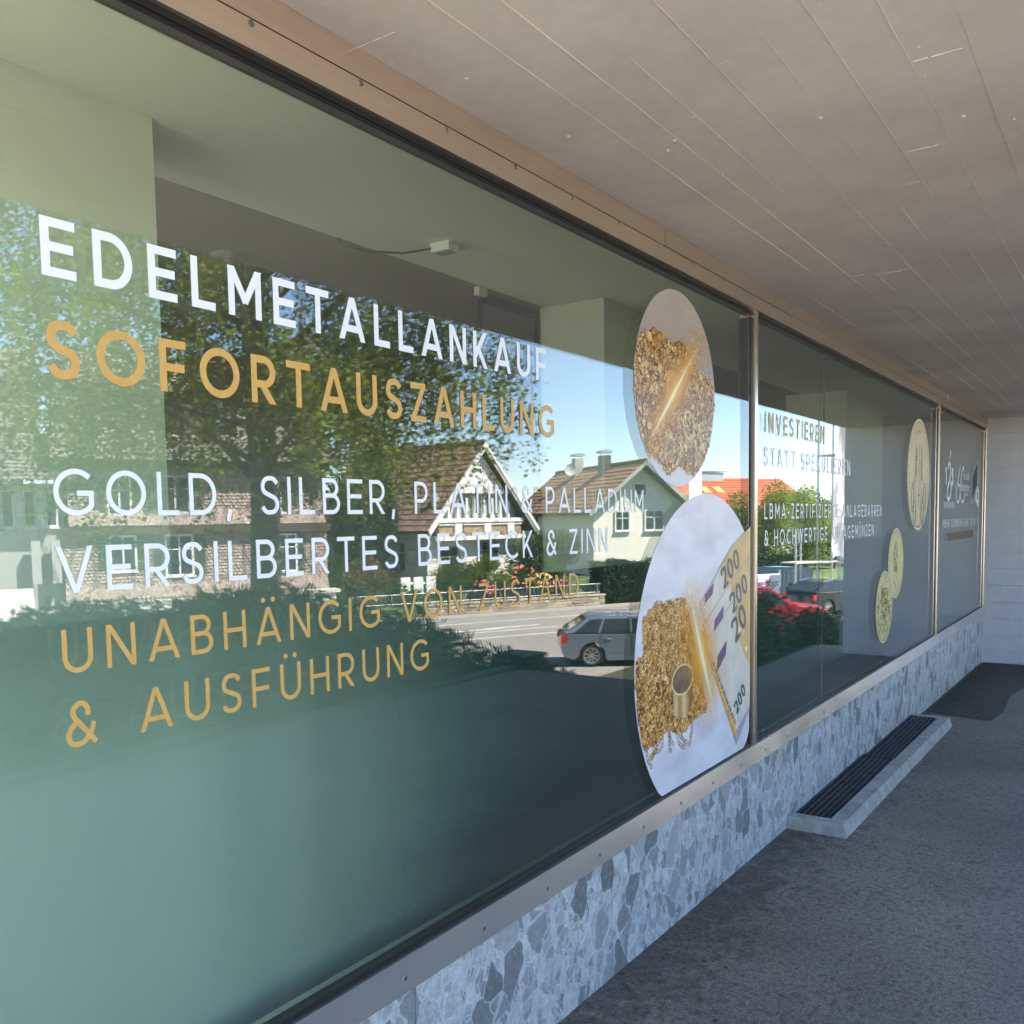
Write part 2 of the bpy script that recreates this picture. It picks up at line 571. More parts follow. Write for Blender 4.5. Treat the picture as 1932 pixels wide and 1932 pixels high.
def asphalt_mat(name, base, spread=0.5, big=0.8):
    m, nt, p = new_mat(name)
    tc = nt.nodes.new("ShaderNodeTexCoord")
    n1 = nt.nodes.new("ShaderNodeTexNoise"); n1.inputs['Scale'].default_value = big; n1.inputs['Detail'].default_value = 8; n1.inputs['Roughness'].default_value = 0.65
    v = nt.nodes.new("ShaderNodeTexVoronoi"); v.inputs['Scale'].default_value = 240
    n2 = nt.nodes.new("ShaderNodeTexNoise"); n2.inputs['Scale'].default_value = 55; n2.inputs['Detail'].default_value = 6
    for q in (n1, v, n2):
        nt.links.new(tc.outputs['Object'], q.inputs['Vector'])
    r = nt.nodes.new("ShaderNodeValToRGB")
    r.color_ramp.elements[0].position = 0.3; r.color_ramp.elements[1].position = 0.72
    r.color_ramp.elements[0].color = rgb([c * (1 - spread * 0.55) for c in base]); r.color_ramp.elements[1].color = rgb([c * (1 + spread * 0.5) for c in base])
    nt.links.new(n1.outputs[0], r.inputs[0])
    # light grit
    r2 = nt.nodes.new("ShaderNodeValToRGB")
    r2.color_ramp.elements[0].position = 0.0; r2.color_ramp.elements[1].position = 1.0
    r2.color_ramp.elements[0].color = (0.68, 0.68, 0.68, 1); r2.color_ramp.elements[1].color = (1.5, 1.5, 1.5, 1)
    sep = nt.nodes.new("ShaderNodeSeparateColor")
    nt.links.new(v.outputs['Color'], sep.inputs[0])
    pw = nt.nodes.new("ShaderNodeMath"); pw.operation = 'POWER'; pw.inputs[1].default_value = 2.2
    nt.links.new(sep.outputs[0], pw.inputs[0]); nt.links.new(pw.outputs[0], r2.inputs[0])
    mul = nt.nodes.new("ShaderNodeMixRGB"); mul.blend_type = 'MULTIPLY'; mul.inputs[0].default_value = 0.75
    nt.links.new(r.outputs[0], mul.inputs[1]); nt.links.new(r2.outputs[0], mul.inputs[2])
    # dark blotches
    r3 = nt.nodes.new("ShaderNodeValToRGB"); r3.color_ramp.elements[0].position = 0.36; r3.color_ramp.elements[1].position = 0.5
    r3.color_ramp.elements[0].color = (0.5, 0.5, 0.5, 1); r3.color_ramp.elements[1].color = (1, 1, 1, 1)
    nt.links.new(n2.outputs[0], r3.inputs[0])
    mul2 = nt.nodes.new("ShaderNodeMixRGB"); mul2.blend_type = 'MULTIPLY'; mul2.inputs[0].default_value = 0.7
    nt.links.new(mul.outputs[0], mul2.inputs[1]); nt.links.new(r3.outputs[0], mul2.inputs[2])
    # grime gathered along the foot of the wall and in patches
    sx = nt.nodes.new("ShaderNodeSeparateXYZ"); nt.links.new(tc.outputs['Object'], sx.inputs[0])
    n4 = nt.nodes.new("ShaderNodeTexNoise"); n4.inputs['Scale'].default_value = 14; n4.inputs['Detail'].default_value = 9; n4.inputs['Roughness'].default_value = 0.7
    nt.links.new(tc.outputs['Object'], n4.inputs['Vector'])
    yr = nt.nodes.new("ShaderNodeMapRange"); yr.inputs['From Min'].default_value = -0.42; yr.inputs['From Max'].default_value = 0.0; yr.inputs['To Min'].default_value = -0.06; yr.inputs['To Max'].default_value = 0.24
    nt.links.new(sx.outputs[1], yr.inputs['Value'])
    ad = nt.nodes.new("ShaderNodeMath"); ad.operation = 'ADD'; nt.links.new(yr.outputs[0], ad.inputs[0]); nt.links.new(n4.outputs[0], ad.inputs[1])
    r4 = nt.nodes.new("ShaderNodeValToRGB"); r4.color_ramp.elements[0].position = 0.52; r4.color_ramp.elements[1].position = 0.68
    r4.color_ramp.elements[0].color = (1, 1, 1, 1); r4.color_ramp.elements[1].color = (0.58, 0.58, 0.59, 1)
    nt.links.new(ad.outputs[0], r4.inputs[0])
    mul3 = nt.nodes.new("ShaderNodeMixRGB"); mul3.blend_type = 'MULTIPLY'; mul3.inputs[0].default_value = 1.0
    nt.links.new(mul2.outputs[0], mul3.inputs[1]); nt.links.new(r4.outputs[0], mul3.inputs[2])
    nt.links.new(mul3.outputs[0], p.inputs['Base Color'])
    p.inputs['Roughness'].default_value = 0.85
    p.inputs['Specular IOR Level'].default_value = 0.35
    b = nt.nodes.new("ShaderNodeBump"); b.inputs['Strength'].default_value = 0.45; b.inputs['Distance'].default_value = 0.004
    nt.links.new(v.outputs['Distance'], b.inputs['Height']); nt.links.new(b.outputs[0], p.inputs['Normal'])
    return m

def breccia_mat(name):
    """blue-grey breccia: angular clasts of several greys, crackled by pale veins"""
    m, nt, p = new_mat(name)
    N = nt.nodes.new; Lk = nt.links.new
    tc = N("ShaderNodeTexCoord")
    wob = N("ShaderNodeTexNoise"); wob.inputs['Scale'].default_value = 16; wob.inputs['Detail'].default_value = 6
    Lk(tc.outputs['Object'], wob.inputs['Vector'])
    sc = N("ShaderNodeVectorMath"); sc.operation = 'MULTIPLY_ADD'; sc.inputs[1].default_value = (0.06, 0.06, 0.06)
    Lk(wob.outputs['Color'], sc.inputs[0]); Lk(tc.outputs['Object'], sc.inputs[2])
    def vor(scale, feature, rot=0.0, st=(1, 0.001, 0.7)):
        mp = N("ShaderNodeMapping"); mp.inputs['Scale'].default_value = st; mp.inputs['Rotation'].default_value = (0, rot, 0)
        Lk(sc.outputs[0], mp.inputs[0])
        v = N("ShaderNodeTexVoronoi"); v.feature = feature; v.inputs['Scale'].default_value = scale
        Lk(mp.outputs[0], v.inputs['Vector']); return v
    def rnd(v, i=0):
        s = N("ShaderNodeSeparateColor"); Lk(v.outputs['Color'], s.inputs[0]); return s.outputs[i]
    def ramp(src, stops, const=False):
        r = N("ShaderNodeValToRGB"); r.color_ramp.interpolation = 'CONSTANT' if const else 'LINEAR'
        while len(r.color_ramp.elements) < len(stops): r.color_ramp.elements.new(0.5)
        for e, (pos, col) in zip(r.color_ramp.elements, stops):
            e.position = pos; e.color = rgb(col)
        Lk(src, r.inputs[0]); return r.outputs[0]
    def vein(e, w):
        r = N("ShaderNodeMapRange"); r.interpolation_type = 'SMOOTHSTEP'; r.inputs['From Min'].default_value = w; r.inputs['From Max'].default_value = w * 0.25
        Lk(e.outputs['Distance'], r.inputs['Value']); return r.outputs[0]
    def math2(op, a, b):
        q = N("ShaderNodeMath"); q.operation = op
        for i, t in enumerate((a, b)):
            if isinstance(t, float): q.inputs[i].default_value = t
            else: Lk(t, q.inputs[i])
        return q.outputs[0]
    big = vor(14, 'F1', 0.35); big_e = vor(14, 'DISTANCE_TO_EDGE', 0.35)
    mid = vor(36, 'F1', -0.4); mid_e = vor(36, 'DISTANCE_TO_EDGE', -0.4)
    fin_e = vor(75, 'DISTANCE_TO_EDGE', 0.9, (1, 0.001, 0.5)); fin = vor(75, 'F1', 0.9, (1, 0.001, 0.5))
    solid = math2('LESS_THAN', rnd(big, 0), 0.30)             # some large clasts stay whole
    cb = ramp(rnd(big, 1), [(0, (0.16, 0.168, 0.175)), (0.5, (0.25, 0.26, 0.27)), (1, (0.38, 0.39, 0.40))])
    cm = ramp(rnd(mid, 1), [(0, (0.20, 0.21, 0.22)), (0.18, (0.32, 0.33, 0.34)), (0.6, (0.41, 0.42, 0.43)), (1, (0.53, 0.54, 0.55))])
    mixc = N("ShaderNodeMixRGB"); Lk(solid, mixc.inputs[0]); Lk(cm, mixc.inputs[1]); Lk(cb, mixc.inputs[2])
    # fracture density varies over the slab
    den = N("ShaderNodeTexNoise"); den.inputs['Scale'].default_value = 9; den.inputs['Detail'].default_value = 4; Lk(tc.outputs['Object'], den.inputs['Vector'])
    dr = N("ShaderNodeMapRange"); dr.inputs['From Min'].default_value = 0.42; dr.inputs['From Max'].default_value = 0.62; Lk(den.outputs[0], dr.inputs['Value'])
    notsolid = math2('SUBTRACT', 1.0, solid)
    va = math2('MULTIPLY', vein(big_e, 0.035), 0.8)
    vb = math2('MULTIPLY', math2('MULTIPLY', vein(mid_e, 0.05), notsolid), 0.9)
    vc = math2('MULTIPLY', math2('MULTIPLY', vein(fin_e, 0.11), notsolid), dr.outputs[0])
    vd = math2('MULTIPLY', vein(fin_e, 0.035), math2('MULTIPLY', solid, 0.25))
    v = math2('MAXIMUM', math2('MAXIMUM', va, vb), math2('MAXIMUM', vc, vd))
    vm = N("ShaderNodeMixRGB"); vm.inputs[2].default_value = (0.62, 0.63, 0.64, 1)
    Lk(math2('MULTIPLY', v, 0.8), vm.inputs[0]); Lk(mixc.outputs[0], vm.inputs[1])
    cl = N("ShaderNodeTexNoise"); cl.inputs['Scale'].default_value = 45; cl.inputs['Detail'].default_value = 9; cl.inputs['Roughness'].default_value = 0.7
    Lk(tc.outputs['Object'], cl.inputs['Vector'])
    mu = N("ShaderNodeMixRGB"); mu.blend_type = 'MULTIPLY'; mu.inputs[0].default_value = 1
    Lk(vm.outputs[0], mu.inputs[1]); Lk(ramp(cl.outputs[0], [(0.3, (0.75, 0.75, 0.75)), (0.7, (1.15, 1.15, 1.15))]), mu.inputs[2])
    Lk(mu.outputs[0], p.inputs['Base Color'])
    p.inputs['Roughness'].default_value = 0.55
    p.inputs['Specular IOR Level'].default_value = 0.3
    return m

def brushed_mat(name, col, rough):
    m, nt, p = new_mat(name)
    tc = nt.nodes.new("ShaderNodeTexCoord")
    mp = nt.nodes.new("ShaderNodeMapping"); mp.inputs['Scale'].default_value = (1.5, 40, 40)
    n = nt.nodes.new("ShaderNodeTexNoise"); n.inputs['Scale'].default_value = 3; n.inputs['Detail'].default_value = 8
    n2 = nt.nodes.new("ShaderNodeTexNoise"); n2.inputs['Scale'].default_value = 2.2; n2.inputs['Detail'].default_value = 3
    nt.links.new(tc.outputs['Object'], mp.inputs[0]); nt.links.new(mp.outputs[0], n.inputs['Vector']); nt.links.new(tc.outputs['Object'], n2.inputs['Vector'])
    r = nt.nodes.new("ShaderNodeValToRGB")
    r.color_ramp.elements[0].color = rgb([c * 0.95 for c in col]); r.color_ramp.elements[1].color = rgb([min(1, c * 1.04) for c in col])
    r.color_ramp.elements[0].position = 0.3; r.color_ramp.elements[1].position = 0.7
    nt.links.new(n.outputs[0], r.inputs[0]); nt.links.new(r.outputs[0], p.inputs['Base Color'])
    rr = nt.nodes.new("ShaderNodeMapRange"); rr.inputs['To Min'].default_value = rough - 0.08; rr.inputs['To Max'].default_value = rough + 0.1
    nt.links.new(n2.outputs[0], rr.inputs['Value']); nt.links.new(rr.outputs[0], p.inputs['Roughness'])
    p.inputs['Metallic'].default_value = 0.9
    return m

M_SOFFIT = concrete_mat('painted_board_concrete', (0.60, 0.515, 0.45), (0.75, 0.66, 0.58))
M_ENDWALL = concrete_mat('pale_painted_concrete', (0.50, 0.46, 0.455), (0.64, 0.595, 0.59), bump=0.35)
M_ASPHALT = asphalt_mat('terrace_asphalt', (0.258, 0.22, 0.184), 0.5)
M_PATCH = asphalt_mat('fresh_asphalt', (0.095, 0.084, 0.076), 0.5)
M_BRECCIA = breccia_mat('breccia')
M_METAL = brushed_mat('brushed_aluminium', (0.80, 0.68, 0.55), 0.22)
M_METAL2 = brushed_mat('brushed_sill_metal', (0.82, 0.79, 0.77), 0.24)
M_GASKET = mat('black_gasket', (0.012, 0.012, 0.012), 0.5, 0.2)
M_SCREW = mat('screw_steel', (0.35, 0.33, 0.31), 0.35, 0.2, metal=1.0)
M_SCREWHOLE = mat('screw_socket', (0.02, 0.02, 0.02), 0.8)
M_RENDER = mat('upper_wall_render', (0.55, 0.52, 0.48), 0.9, 0.08, 1.5)
M_OUTER = glass_mat('outer_pane_glass', 0.115, (0.93, 0.955, 0.94), 5.4, dirt=0.012)
M_INNER = glass_mat('inner_pane_glass', 0.12, (0.68, 0.79, 0.66), 5.4)

# ------------------------------------------------------------------ ground
def terrace_z(x):
    return 0.05 - 0.0135 * (x - 2.0)
mb = MB()
# terrace outline (paved forecourt), cut into strips so that it follows the gentle fall
xs = [-30 + i * 1.0 for i in range(31)] + [0.5 * i for i in range(1, 15)] + [7.42]
for i in range(len(xs) - 1):
    a, b = xs[i], xs[i + 1]
    y1_ = 0.2 if b > -0.9 else 7.0
    y0_ = -3.70 if b > -0.9 else -12.0
    mb.poly([(a, y0_, terrace_z(a)), (b, y0_, terrace_z(b)), (b, y1_, terrace_z(b)), (a, y1_, terrace_z(a))])
mb.poly([(7.42, -1.75, terrace_z(7.42)), (10.9, -1.75, terrace_z(10.9)), (10.9, 0.2, terrace_z(10.9)), (7.42, 0.2, terrace_z(7.42))])
terrace = structure(mb.build('terrace', M_ASPHALT, fix=False))
mb = MB()  # unseen pale paving left of the shop, added to bounce sunlight onto the soffit
M_PALE = mat('bounce_paving_concrete', (0.60, 0.55, 0.49), 0.9, 0.08, 2.0, 0.2, 60)
for i in range(24):
    for j in range(9):
        x0, y0 = -25.0 + i * 1.0, 6.5 - (j + 1) * 2.0
        mb = mb
        mb.poly([(x0 + .004, y0 + .004, terrace_z(x0) + .005), (x0 + .996, y0 + .004, terrace_z(x0 + 1) + .005), (x0 + .996, y0 + 1.996, terrace_z(x0 + 1) + .005), (x0 + .004, y0 + 1.996, terrace_z(x0) + .005)])
structure(mb.build('added_bounce_paving', M_PALE, fix=False))
mb = MB()
pts = [(7.30, -0.03), (7.18, -0.47), (7.6, -0.5), (8.3, -0.47), (8.95, -0.53), (10.26, -0.50), (10.26, -0.03)]
mb.poly([(x, y, terrace_z(x) + 0.004) for x, y in pts])
structure(mb.build('asphalt_patch', M_PATCH, fix=False))
# retaining edge of the terrace
mb = MB()
M_KERB = mat('weathered_kerb_concrete', (0.13, 0.13, 0.12), 0.85, 0.2, 9, 0.4, 50)
mb.box(-1.0, 4.0, -3.86, -3.705, -1.0, 0.075); mb.box(4.001, 7.40, -3.86, -3.705, -1.0, 0.012)
structure(mb.build('terrace_kerb', M_KERB))
mb = MB()
mb.box(7.425, 7.50, -3.70, -1.76, -2.9, -0.03)
mb.box(7.51, 10.9, -1.84, -1.755, -2.9, -0.08)
structure(mb.build('terrace_side', M_KERB))
# planted bank falling from the terrace to the street
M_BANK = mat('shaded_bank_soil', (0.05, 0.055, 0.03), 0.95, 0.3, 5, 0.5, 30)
mb = MB()
def bank_z(x, y):
    pr = [(-3.87, -0.06), (-5.0, -0.25), (-6.5, -0.9), (-8.5, -2.0), (-10.5, -2.79)]
    zz = pr[-1][1]
    if y > pr[0][0]: zz = pr[0][1]
    for (y0, z0), (y1, z1) in zip(pr, pr[1:]):
        if y1 <= y <= y0: zz = z0 + (z1 - z0) * (y0 - y) / (y0 - y1)
    s_ = min(1.0, max(0.0, (x - 7.35) / 1.2))
    return zz * (1 - s_) + s_ * -2.75
bx_ = [-1.0, 1, 3, 5, 6.5, 7.35, 7.6, 7.9, 8.2, 8.6, 10, 14, 20, 30, 40]
by_ = [-1.85, -2.8, -3.87, -5.0, -6.5, -8.5, -10.5]
for x0, x1 in zip(bx_, bx_[1:]):
    for y0, y1 in zip(by_, by_[1:]):
        if x1 <= 7.4 and y0 > -3.8: continue
        mb.poly([(x0, y0, bank_z(x0, y0)), (x1, y0, bank_z(x1, y0)), (x1, y1, bank_z(x1, y1)), (x0, y1, bank_z(x0, y1))])
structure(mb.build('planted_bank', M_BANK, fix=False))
# street level sheet to the horizon
M_STREET = asphalt_mat('sunlit_street_asphalt', (0.33, 0.30, 0.265), 0.25, 0.15)
M_FAR = mat('far_meadow', (0.07, 0.10, 0.035), 0.95, 0.3, 0.05)
mb = MB()
g = 900
mb.poly([(-g, -g, STREET - 0.012), (g, -g, STREET - 0.012), (g, g, STREET - 0.012), (-g, g, STREET - 0.012)])
structure(mb.build('ground', M_FAR, fix=False))
mb = MB()
mb.poly([ST(-70, 12.0, STREET), ST(120, 12.0, STREET), ST(120, 35.3, STREET), ST(-70, 35.3, STREET)])
structure(mb.build('road', M_STREET, fix=False))
M_LINE = mat('road_line_paint', (0.75, 0.73, 0.68), 0.7, 0.1, 12)
mb = MB()
for b0, a0, a1 in ((29.3, 5, 60), (30.9, 13.5, 60), (33.9, -20, 60)):
    mb.poly([ST(a0, b0, STREET + 0.004), ST(a1, b0, STREET + 0.004), ST(a1, b0 + 0.14, STREET + 0.004), ST(a0, b0 + 0.14, STREET + 0.004)])
for k in range(6):
    a0 = 12.5 + k * 0.9
    mb.poly([ST(a0, 31.4 + .1 * k, STREET + 0.004), ST(a0 + 2.4, 31.4 + .1 * k, STREET + 0.004), ST(a0 + 2.7, 31.6 + .1 * k, STREET + 0.004), ST(a0 + 0.3, 31.6 + .1 * k, STREET + 0.004)]) if k % 2 == 0 else None
structure(mb.build('road_marking', M_LINE, fix=False))
mb = MB()
mb.box(-70, 120, 35.3, 36.55, STREET - 0.3, STREET + 0.11, T=ST)
structure(mb.build('far_pavement', mat('far_pavement_asphalt', (0.36, 0.33, 0.29), 0.9, 0.12, 3, 0.3, 80)))
M_LAWN = mat('garden_lawn', (0.09, 0.13, 0.035), 0.95, 0.35, 1.2, 0.6, 25)
mb = MB()
mb.poly([ST(-70, 36.6, STREET + 0.15), ST(15.6, 36.6, STREET + 0.15), ST(15.6, 38.2, -1.9), ST(-70, 38.2, -1.9)])
mb.poly([ST(15.6, 36.95, -2.32), ST(120, 36.95, -2.32), ST(120, 38.2, -1.9), ST(15.6, 38.2, -1.9)])
mb.poly([ST(-70, 38.2, -1.9), ST(120, 38.2, -1.9), ST(120, 90, -1.6), ST(-70, 90, -1.6)])
structure(mb.build('garden_ground', M_LAWN, fix=False))

# ------------------------------------------------------------------ the shop building
XL, XR = 0.10, 22.0          # ends of the building
XE = 10.28                    # face of the end wall
shop = thing('shop_building', (0, 0, 0), 'grey shop building with overhanging board marked concrete ceiling above the windows', 'building')
# soffit boards
soffit = MB(); soffit.box(XL, XE, -1.36, -0.002, 2.40, 2.62)
soffit_o = soffit.build('soffit', M_SOFFIT, shop)
rows = [-0.006, -0.116, -0.235, -0.34, -0.431, -0.56, -0.678, -0.776, -0.888, -1.0, -1.115, -1.235, -1.358]
ridge = MB(); nub = MB()
rr = random.Random(3)
for j in range(len(rows) - 1):
    y1, y0 = rows[j], rows[j + 1]
    x = XL + 0.003 + rr.uniform(0.0, 1.2)
    cuts = [XL + 0.003]
    if j == 2:
        cuts += [1.83, 4.1, 6.6]
    elif j == 0:
        cuts += [1.385, 3.6, 6.0, 8.6]
    else:
        x = XL + rr.uniform(0.8, 2.0)
        while x < XE - 0.6:
            cuts.append(x); x += rr.uniform(1.6, 2.9)
    cuts.append(XE - 0.003)
    for c0, c1 in zip(cuts, cuts[1:]):
        dz = rr.uniform(0, 0.0005)
        tl = rr.uniform(-0.0004, 0.0004)
        bb = MB()
        z = 2.372 + dz
        c = [(c0 + .0001, y0 + .0001, z + tl), (c1 - .0001, y0 + .0001, z + tl), (c1 - .0001, y1 - .0001, z - tl), (c0 + .0001, y1 - .0001, z - tl)]
        bb.poly(list(reversed(c)))
        top = [(p[0], p[1], 2.399) for p in c]
        bb.poly(top)
        for q in range(4):
            bb.poly([c[q], c[(q + 1) % 4], top[(q + 1) % 4], top[q]])
        sub(bb, 'board', M_SOFFIT, soffit_o, shop, fix=False)
        # cement fin squeezed out at the end joint and along the long joint
        if c0 > XL + 0.1 and rr.random() < 0.3:
            yy = y0 + rr.uniform(0, .05)
            while yy < y1 - .012:
                ln = rr.uniform(.01, .035); hw = rr.uniform(.0004, .0011)
                ridge.box(c0 - hw, c0 + hw, yy, min(yy + ln, y1), 2.3714 - rr.uniform(.0001, .0009), 2.376); yy += ln + rr.choice([0, 0, .006])
    x = XL + 0.1
    while x < XE - 0.2:
        ln = rr.uniform(0.05, 0.6)
        if rr.random() < (0.9 if j in (2, 4, 6, 7, 9) else 0.5):
            hw = rr.uniform(0.0006, 0.0016); dp = rr.uniform(-0.0001, 0.0012)
            wob = rr.uniform(-0.0015, 0.0015)
            y = y0 + wob
            ridge.poly([(x, y - hw, 2.3735), (min(x + ln, XE - .01), y - hw, 2.3735), (min(x + ln, XE - .01), y, 2.3715 - dp), (x, y, 2.3715 - dp)])
            ridge.poly([(x, y, 2.3715 - dp), (min(x + ln, XE - .01), y, 2.3715 - dp), (min(x + ln, XE - .01), y + hw, 2.3735), (x, y + hw, 2.3735)])
        x += ln
for _ in range(240):
    x, y = rr.uniform(0.6, XE - 0.1), rr.uniform(-1.3, -0.02)
    r = rr.choice([0.0022, 0.003, 0.004, 0.0055, 0.0075])
    n = 7
    ring = [(x + r * rr.uniform(.7, 1.6) * math.cos(q * 2 * math.pi / n), y + r * math.sin(q * 2 * math.pi / n), 2.3724) for q in range(n)]
    ap = (x, y, 2.372 - r * 0.5)
    for q in range(n):
        nub.poly([ring[q], ring[(q + 1) % n], ap])
stuff(sub(ridge, 'cement_fin', M_SOFFIT, soffit_o, shop, fix=False))
stuff(sub(nub, 'cement_nub', M_SOFFIT, soffit_o, shop, fix=False))
# upper storeys that shade the forecourt
mb = MB(); mb.box(XL, XR, -1.355, 1.6, 2.63, 8.2)
upper = mb.build('upper_storeys', M_RENDER, shop)
for k in range(7):
    w_ = MB(); x0 = 0.6 + k * 3.0
    for zz in (3.6, 6.0):
        w_ = MB(); w_.box(x0, x0 + 1.6, -1.40, -1.345, zz, zz + 1.5)
        sub(w_, 'upper_window', mat('dark_window_glass', (0.03, 0.035, 0.04), 0.08, 0.1), upper, shop)
# end wall with board marks
mb = MB(); mb.box(XE + 0.02, XE + 0.35, -1.36, 3.0, -0.6, 2.62)
end_o = mb.build('end_wall', M_ENDWALL, shop)
z = 0.0
zs_ = [-0.15, 0.06, 0.215, 0.385, 0.55, 0.72, 0.885, 1.05, 1.22, 1.385, 1.56, 1.725, 1.89, 2.055, 2.22, 2.371]
for z0, z1 in zip(zs_, zs_[1:]):
    bb = MB(); dx = rr.uniform(0, 0.0025); tl = rr.uniform(-.001, .001)
    pr = [(-1.358, z0 + 0.0007), (-0.002, z0 + 0.0007), (-0.002, z1 - 0.0007), (-1.358, z1 - 0.0007)]
    f0 = [(XE + dx + (tl if i > 1 else 0), y, zz) for i, (y, zz) in enumerate(pr)]
    f1 = [(XE + 0.0195, y, zz) for y, zz in pr]
    bb.poly(f0); bb.poly(list(reversed(f1)))
    for q in range(4):
        bb.poly([f0[q], f0[(q + 1) % 4], f1[(q + 1) % 4], f1[q]])
    sub(bb, 'board', M_ENDWALL, end_o, shop)
# crumbled mortar along the foot of the end wall
mb = MB()
for i in range(40):
    y = -1.3 + i * 0.033
    r = rr.uniform(0.012, 0.03)
    zz = terrace_z(XE) - 0.005
    mb.box(XE - r, XE + 0.01, y, y + rr.uniform(0.02, 0.05), zz, zz + r * rr.uniform(0.5, 1.3))
stuff(sub(mb, 'mortar_crumbs', M_ENDWALL, end_o, shop))
# stone plinth slabs
joints = [-0.55, 0.585, 1.501, 2.418, 3.334, 4.25, 5.167, 6.083, 7.0, 7.916, 8.83, 9.75, 10.279]
mb = MB(); mb.box(XL, XE, 0.02, 0.18, -0.5, 0.42)
pl = mb.build('plinth', M_KERB, shop)
for j0, j1 in zip(joints, joints[1:]):
    bb = MB(); bb.box(j0 + 0.0012, j1 - 0.0012, -0.006 + rr.uniform(-.001, .001), 0.0195, -0.35, 0.4335)
    sub(bb, 'stone_slab', M_BRECCIA, pl, shop)
# interior shell
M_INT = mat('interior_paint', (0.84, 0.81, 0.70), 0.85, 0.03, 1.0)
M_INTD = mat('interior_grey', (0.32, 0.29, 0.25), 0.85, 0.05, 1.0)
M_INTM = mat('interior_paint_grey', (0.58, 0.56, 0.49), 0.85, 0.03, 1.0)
M_FLOOR = mat('interior_floor', (0.22, 0.22, 0.21), 0.5, 0.1, 2.0)
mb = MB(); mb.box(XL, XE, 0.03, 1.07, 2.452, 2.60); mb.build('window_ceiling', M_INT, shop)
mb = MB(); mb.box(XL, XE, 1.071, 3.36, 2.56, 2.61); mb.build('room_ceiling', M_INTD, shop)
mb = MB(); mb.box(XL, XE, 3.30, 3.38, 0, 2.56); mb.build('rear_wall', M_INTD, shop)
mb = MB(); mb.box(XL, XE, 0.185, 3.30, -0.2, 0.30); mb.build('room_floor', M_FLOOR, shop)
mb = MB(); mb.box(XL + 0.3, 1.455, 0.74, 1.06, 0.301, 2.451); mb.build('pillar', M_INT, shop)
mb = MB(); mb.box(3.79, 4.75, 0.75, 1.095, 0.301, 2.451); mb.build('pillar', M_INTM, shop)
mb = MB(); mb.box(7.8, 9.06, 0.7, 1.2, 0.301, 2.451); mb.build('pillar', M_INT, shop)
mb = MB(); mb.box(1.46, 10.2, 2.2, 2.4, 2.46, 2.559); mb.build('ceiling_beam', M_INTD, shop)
# inner glazed partition between the pillars
mb = MB()
mb.box(3.30, 3.325, 1.10, 1.13, 0.301, 2.44); mb.box(3.33, 3.785, 1.10, 1.13, 2.405, 2.44); mb.box(3.75, 3.785, 1.10, 1.13, 0.301, 2.40)
mb.build('partition_frame', mat('dark_partition_frame', (0.03, 0.03, 0.028), 0.5), shop)
mb = MB(); mb.box(3.27, 3.33, 1.072, 1.099, 2.415, 2.451); mb.build('ceiling_bracket', mat('bracket_ivory', (0.75, 0.6, 0.5), 0.6), shop)
# low back panel of the display ledge
M_PANEL = mat('display_panel_teal', (0.075, 0.13, 0.128), 0.8, 0.05, 0.7)
mb = MB(); mb.box(XL + .02, XE - 0.05, 0.50, 0.53, 0.301, 1.25); mb.build('display_back_panel', M_PANEL, shop)
mb = MB(); mb.box(XL + .02, XE - 0.05, 0.19, 0.495, 0.36, 0.40); mb.build('display_ledge', M_PANEL, shop)
# added pale sheet: light veil at lower left, painted by its alpha ramps
m_, nt_, p_ = new_mat('painted_light_veil')
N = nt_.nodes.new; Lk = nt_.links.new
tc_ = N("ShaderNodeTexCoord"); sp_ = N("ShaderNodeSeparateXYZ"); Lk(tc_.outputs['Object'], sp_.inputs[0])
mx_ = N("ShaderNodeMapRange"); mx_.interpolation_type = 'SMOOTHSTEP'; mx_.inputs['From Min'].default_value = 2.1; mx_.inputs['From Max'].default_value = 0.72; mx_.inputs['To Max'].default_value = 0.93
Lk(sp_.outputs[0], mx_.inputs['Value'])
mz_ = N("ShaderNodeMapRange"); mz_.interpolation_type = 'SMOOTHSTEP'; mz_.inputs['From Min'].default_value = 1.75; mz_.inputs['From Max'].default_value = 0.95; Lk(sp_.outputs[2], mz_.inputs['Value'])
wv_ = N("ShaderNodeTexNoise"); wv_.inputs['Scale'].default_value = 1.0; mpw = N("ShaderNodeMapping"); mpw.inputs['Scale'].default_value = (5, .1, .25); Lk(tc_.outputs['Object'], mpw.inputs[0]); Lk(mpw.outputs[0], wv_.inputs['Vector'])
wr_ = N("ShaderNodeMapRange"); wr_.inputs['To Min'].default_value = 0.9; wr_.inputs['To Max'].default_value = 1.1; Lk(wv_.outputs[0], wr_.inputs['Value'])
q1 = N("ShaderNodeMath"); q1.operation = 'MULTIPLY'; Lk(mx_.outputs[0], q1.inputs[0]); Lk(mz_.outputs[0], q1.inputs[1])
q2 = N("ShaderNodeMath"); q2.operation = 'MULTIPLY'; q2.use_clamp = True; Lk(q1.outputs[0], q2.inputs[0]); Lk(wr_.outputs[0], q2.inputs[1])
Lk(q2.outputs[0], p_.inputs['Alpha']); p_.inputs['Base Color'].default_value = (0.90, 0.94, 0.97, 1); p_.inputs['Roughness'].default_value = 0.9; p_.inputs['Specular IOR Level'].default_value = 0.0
veil = thing('painted_light_veil', (0, 0, 0), 'added pale sheet with painted light haze behind the lower left of the large window', 'curtain')
mb = MB(); nx = 120
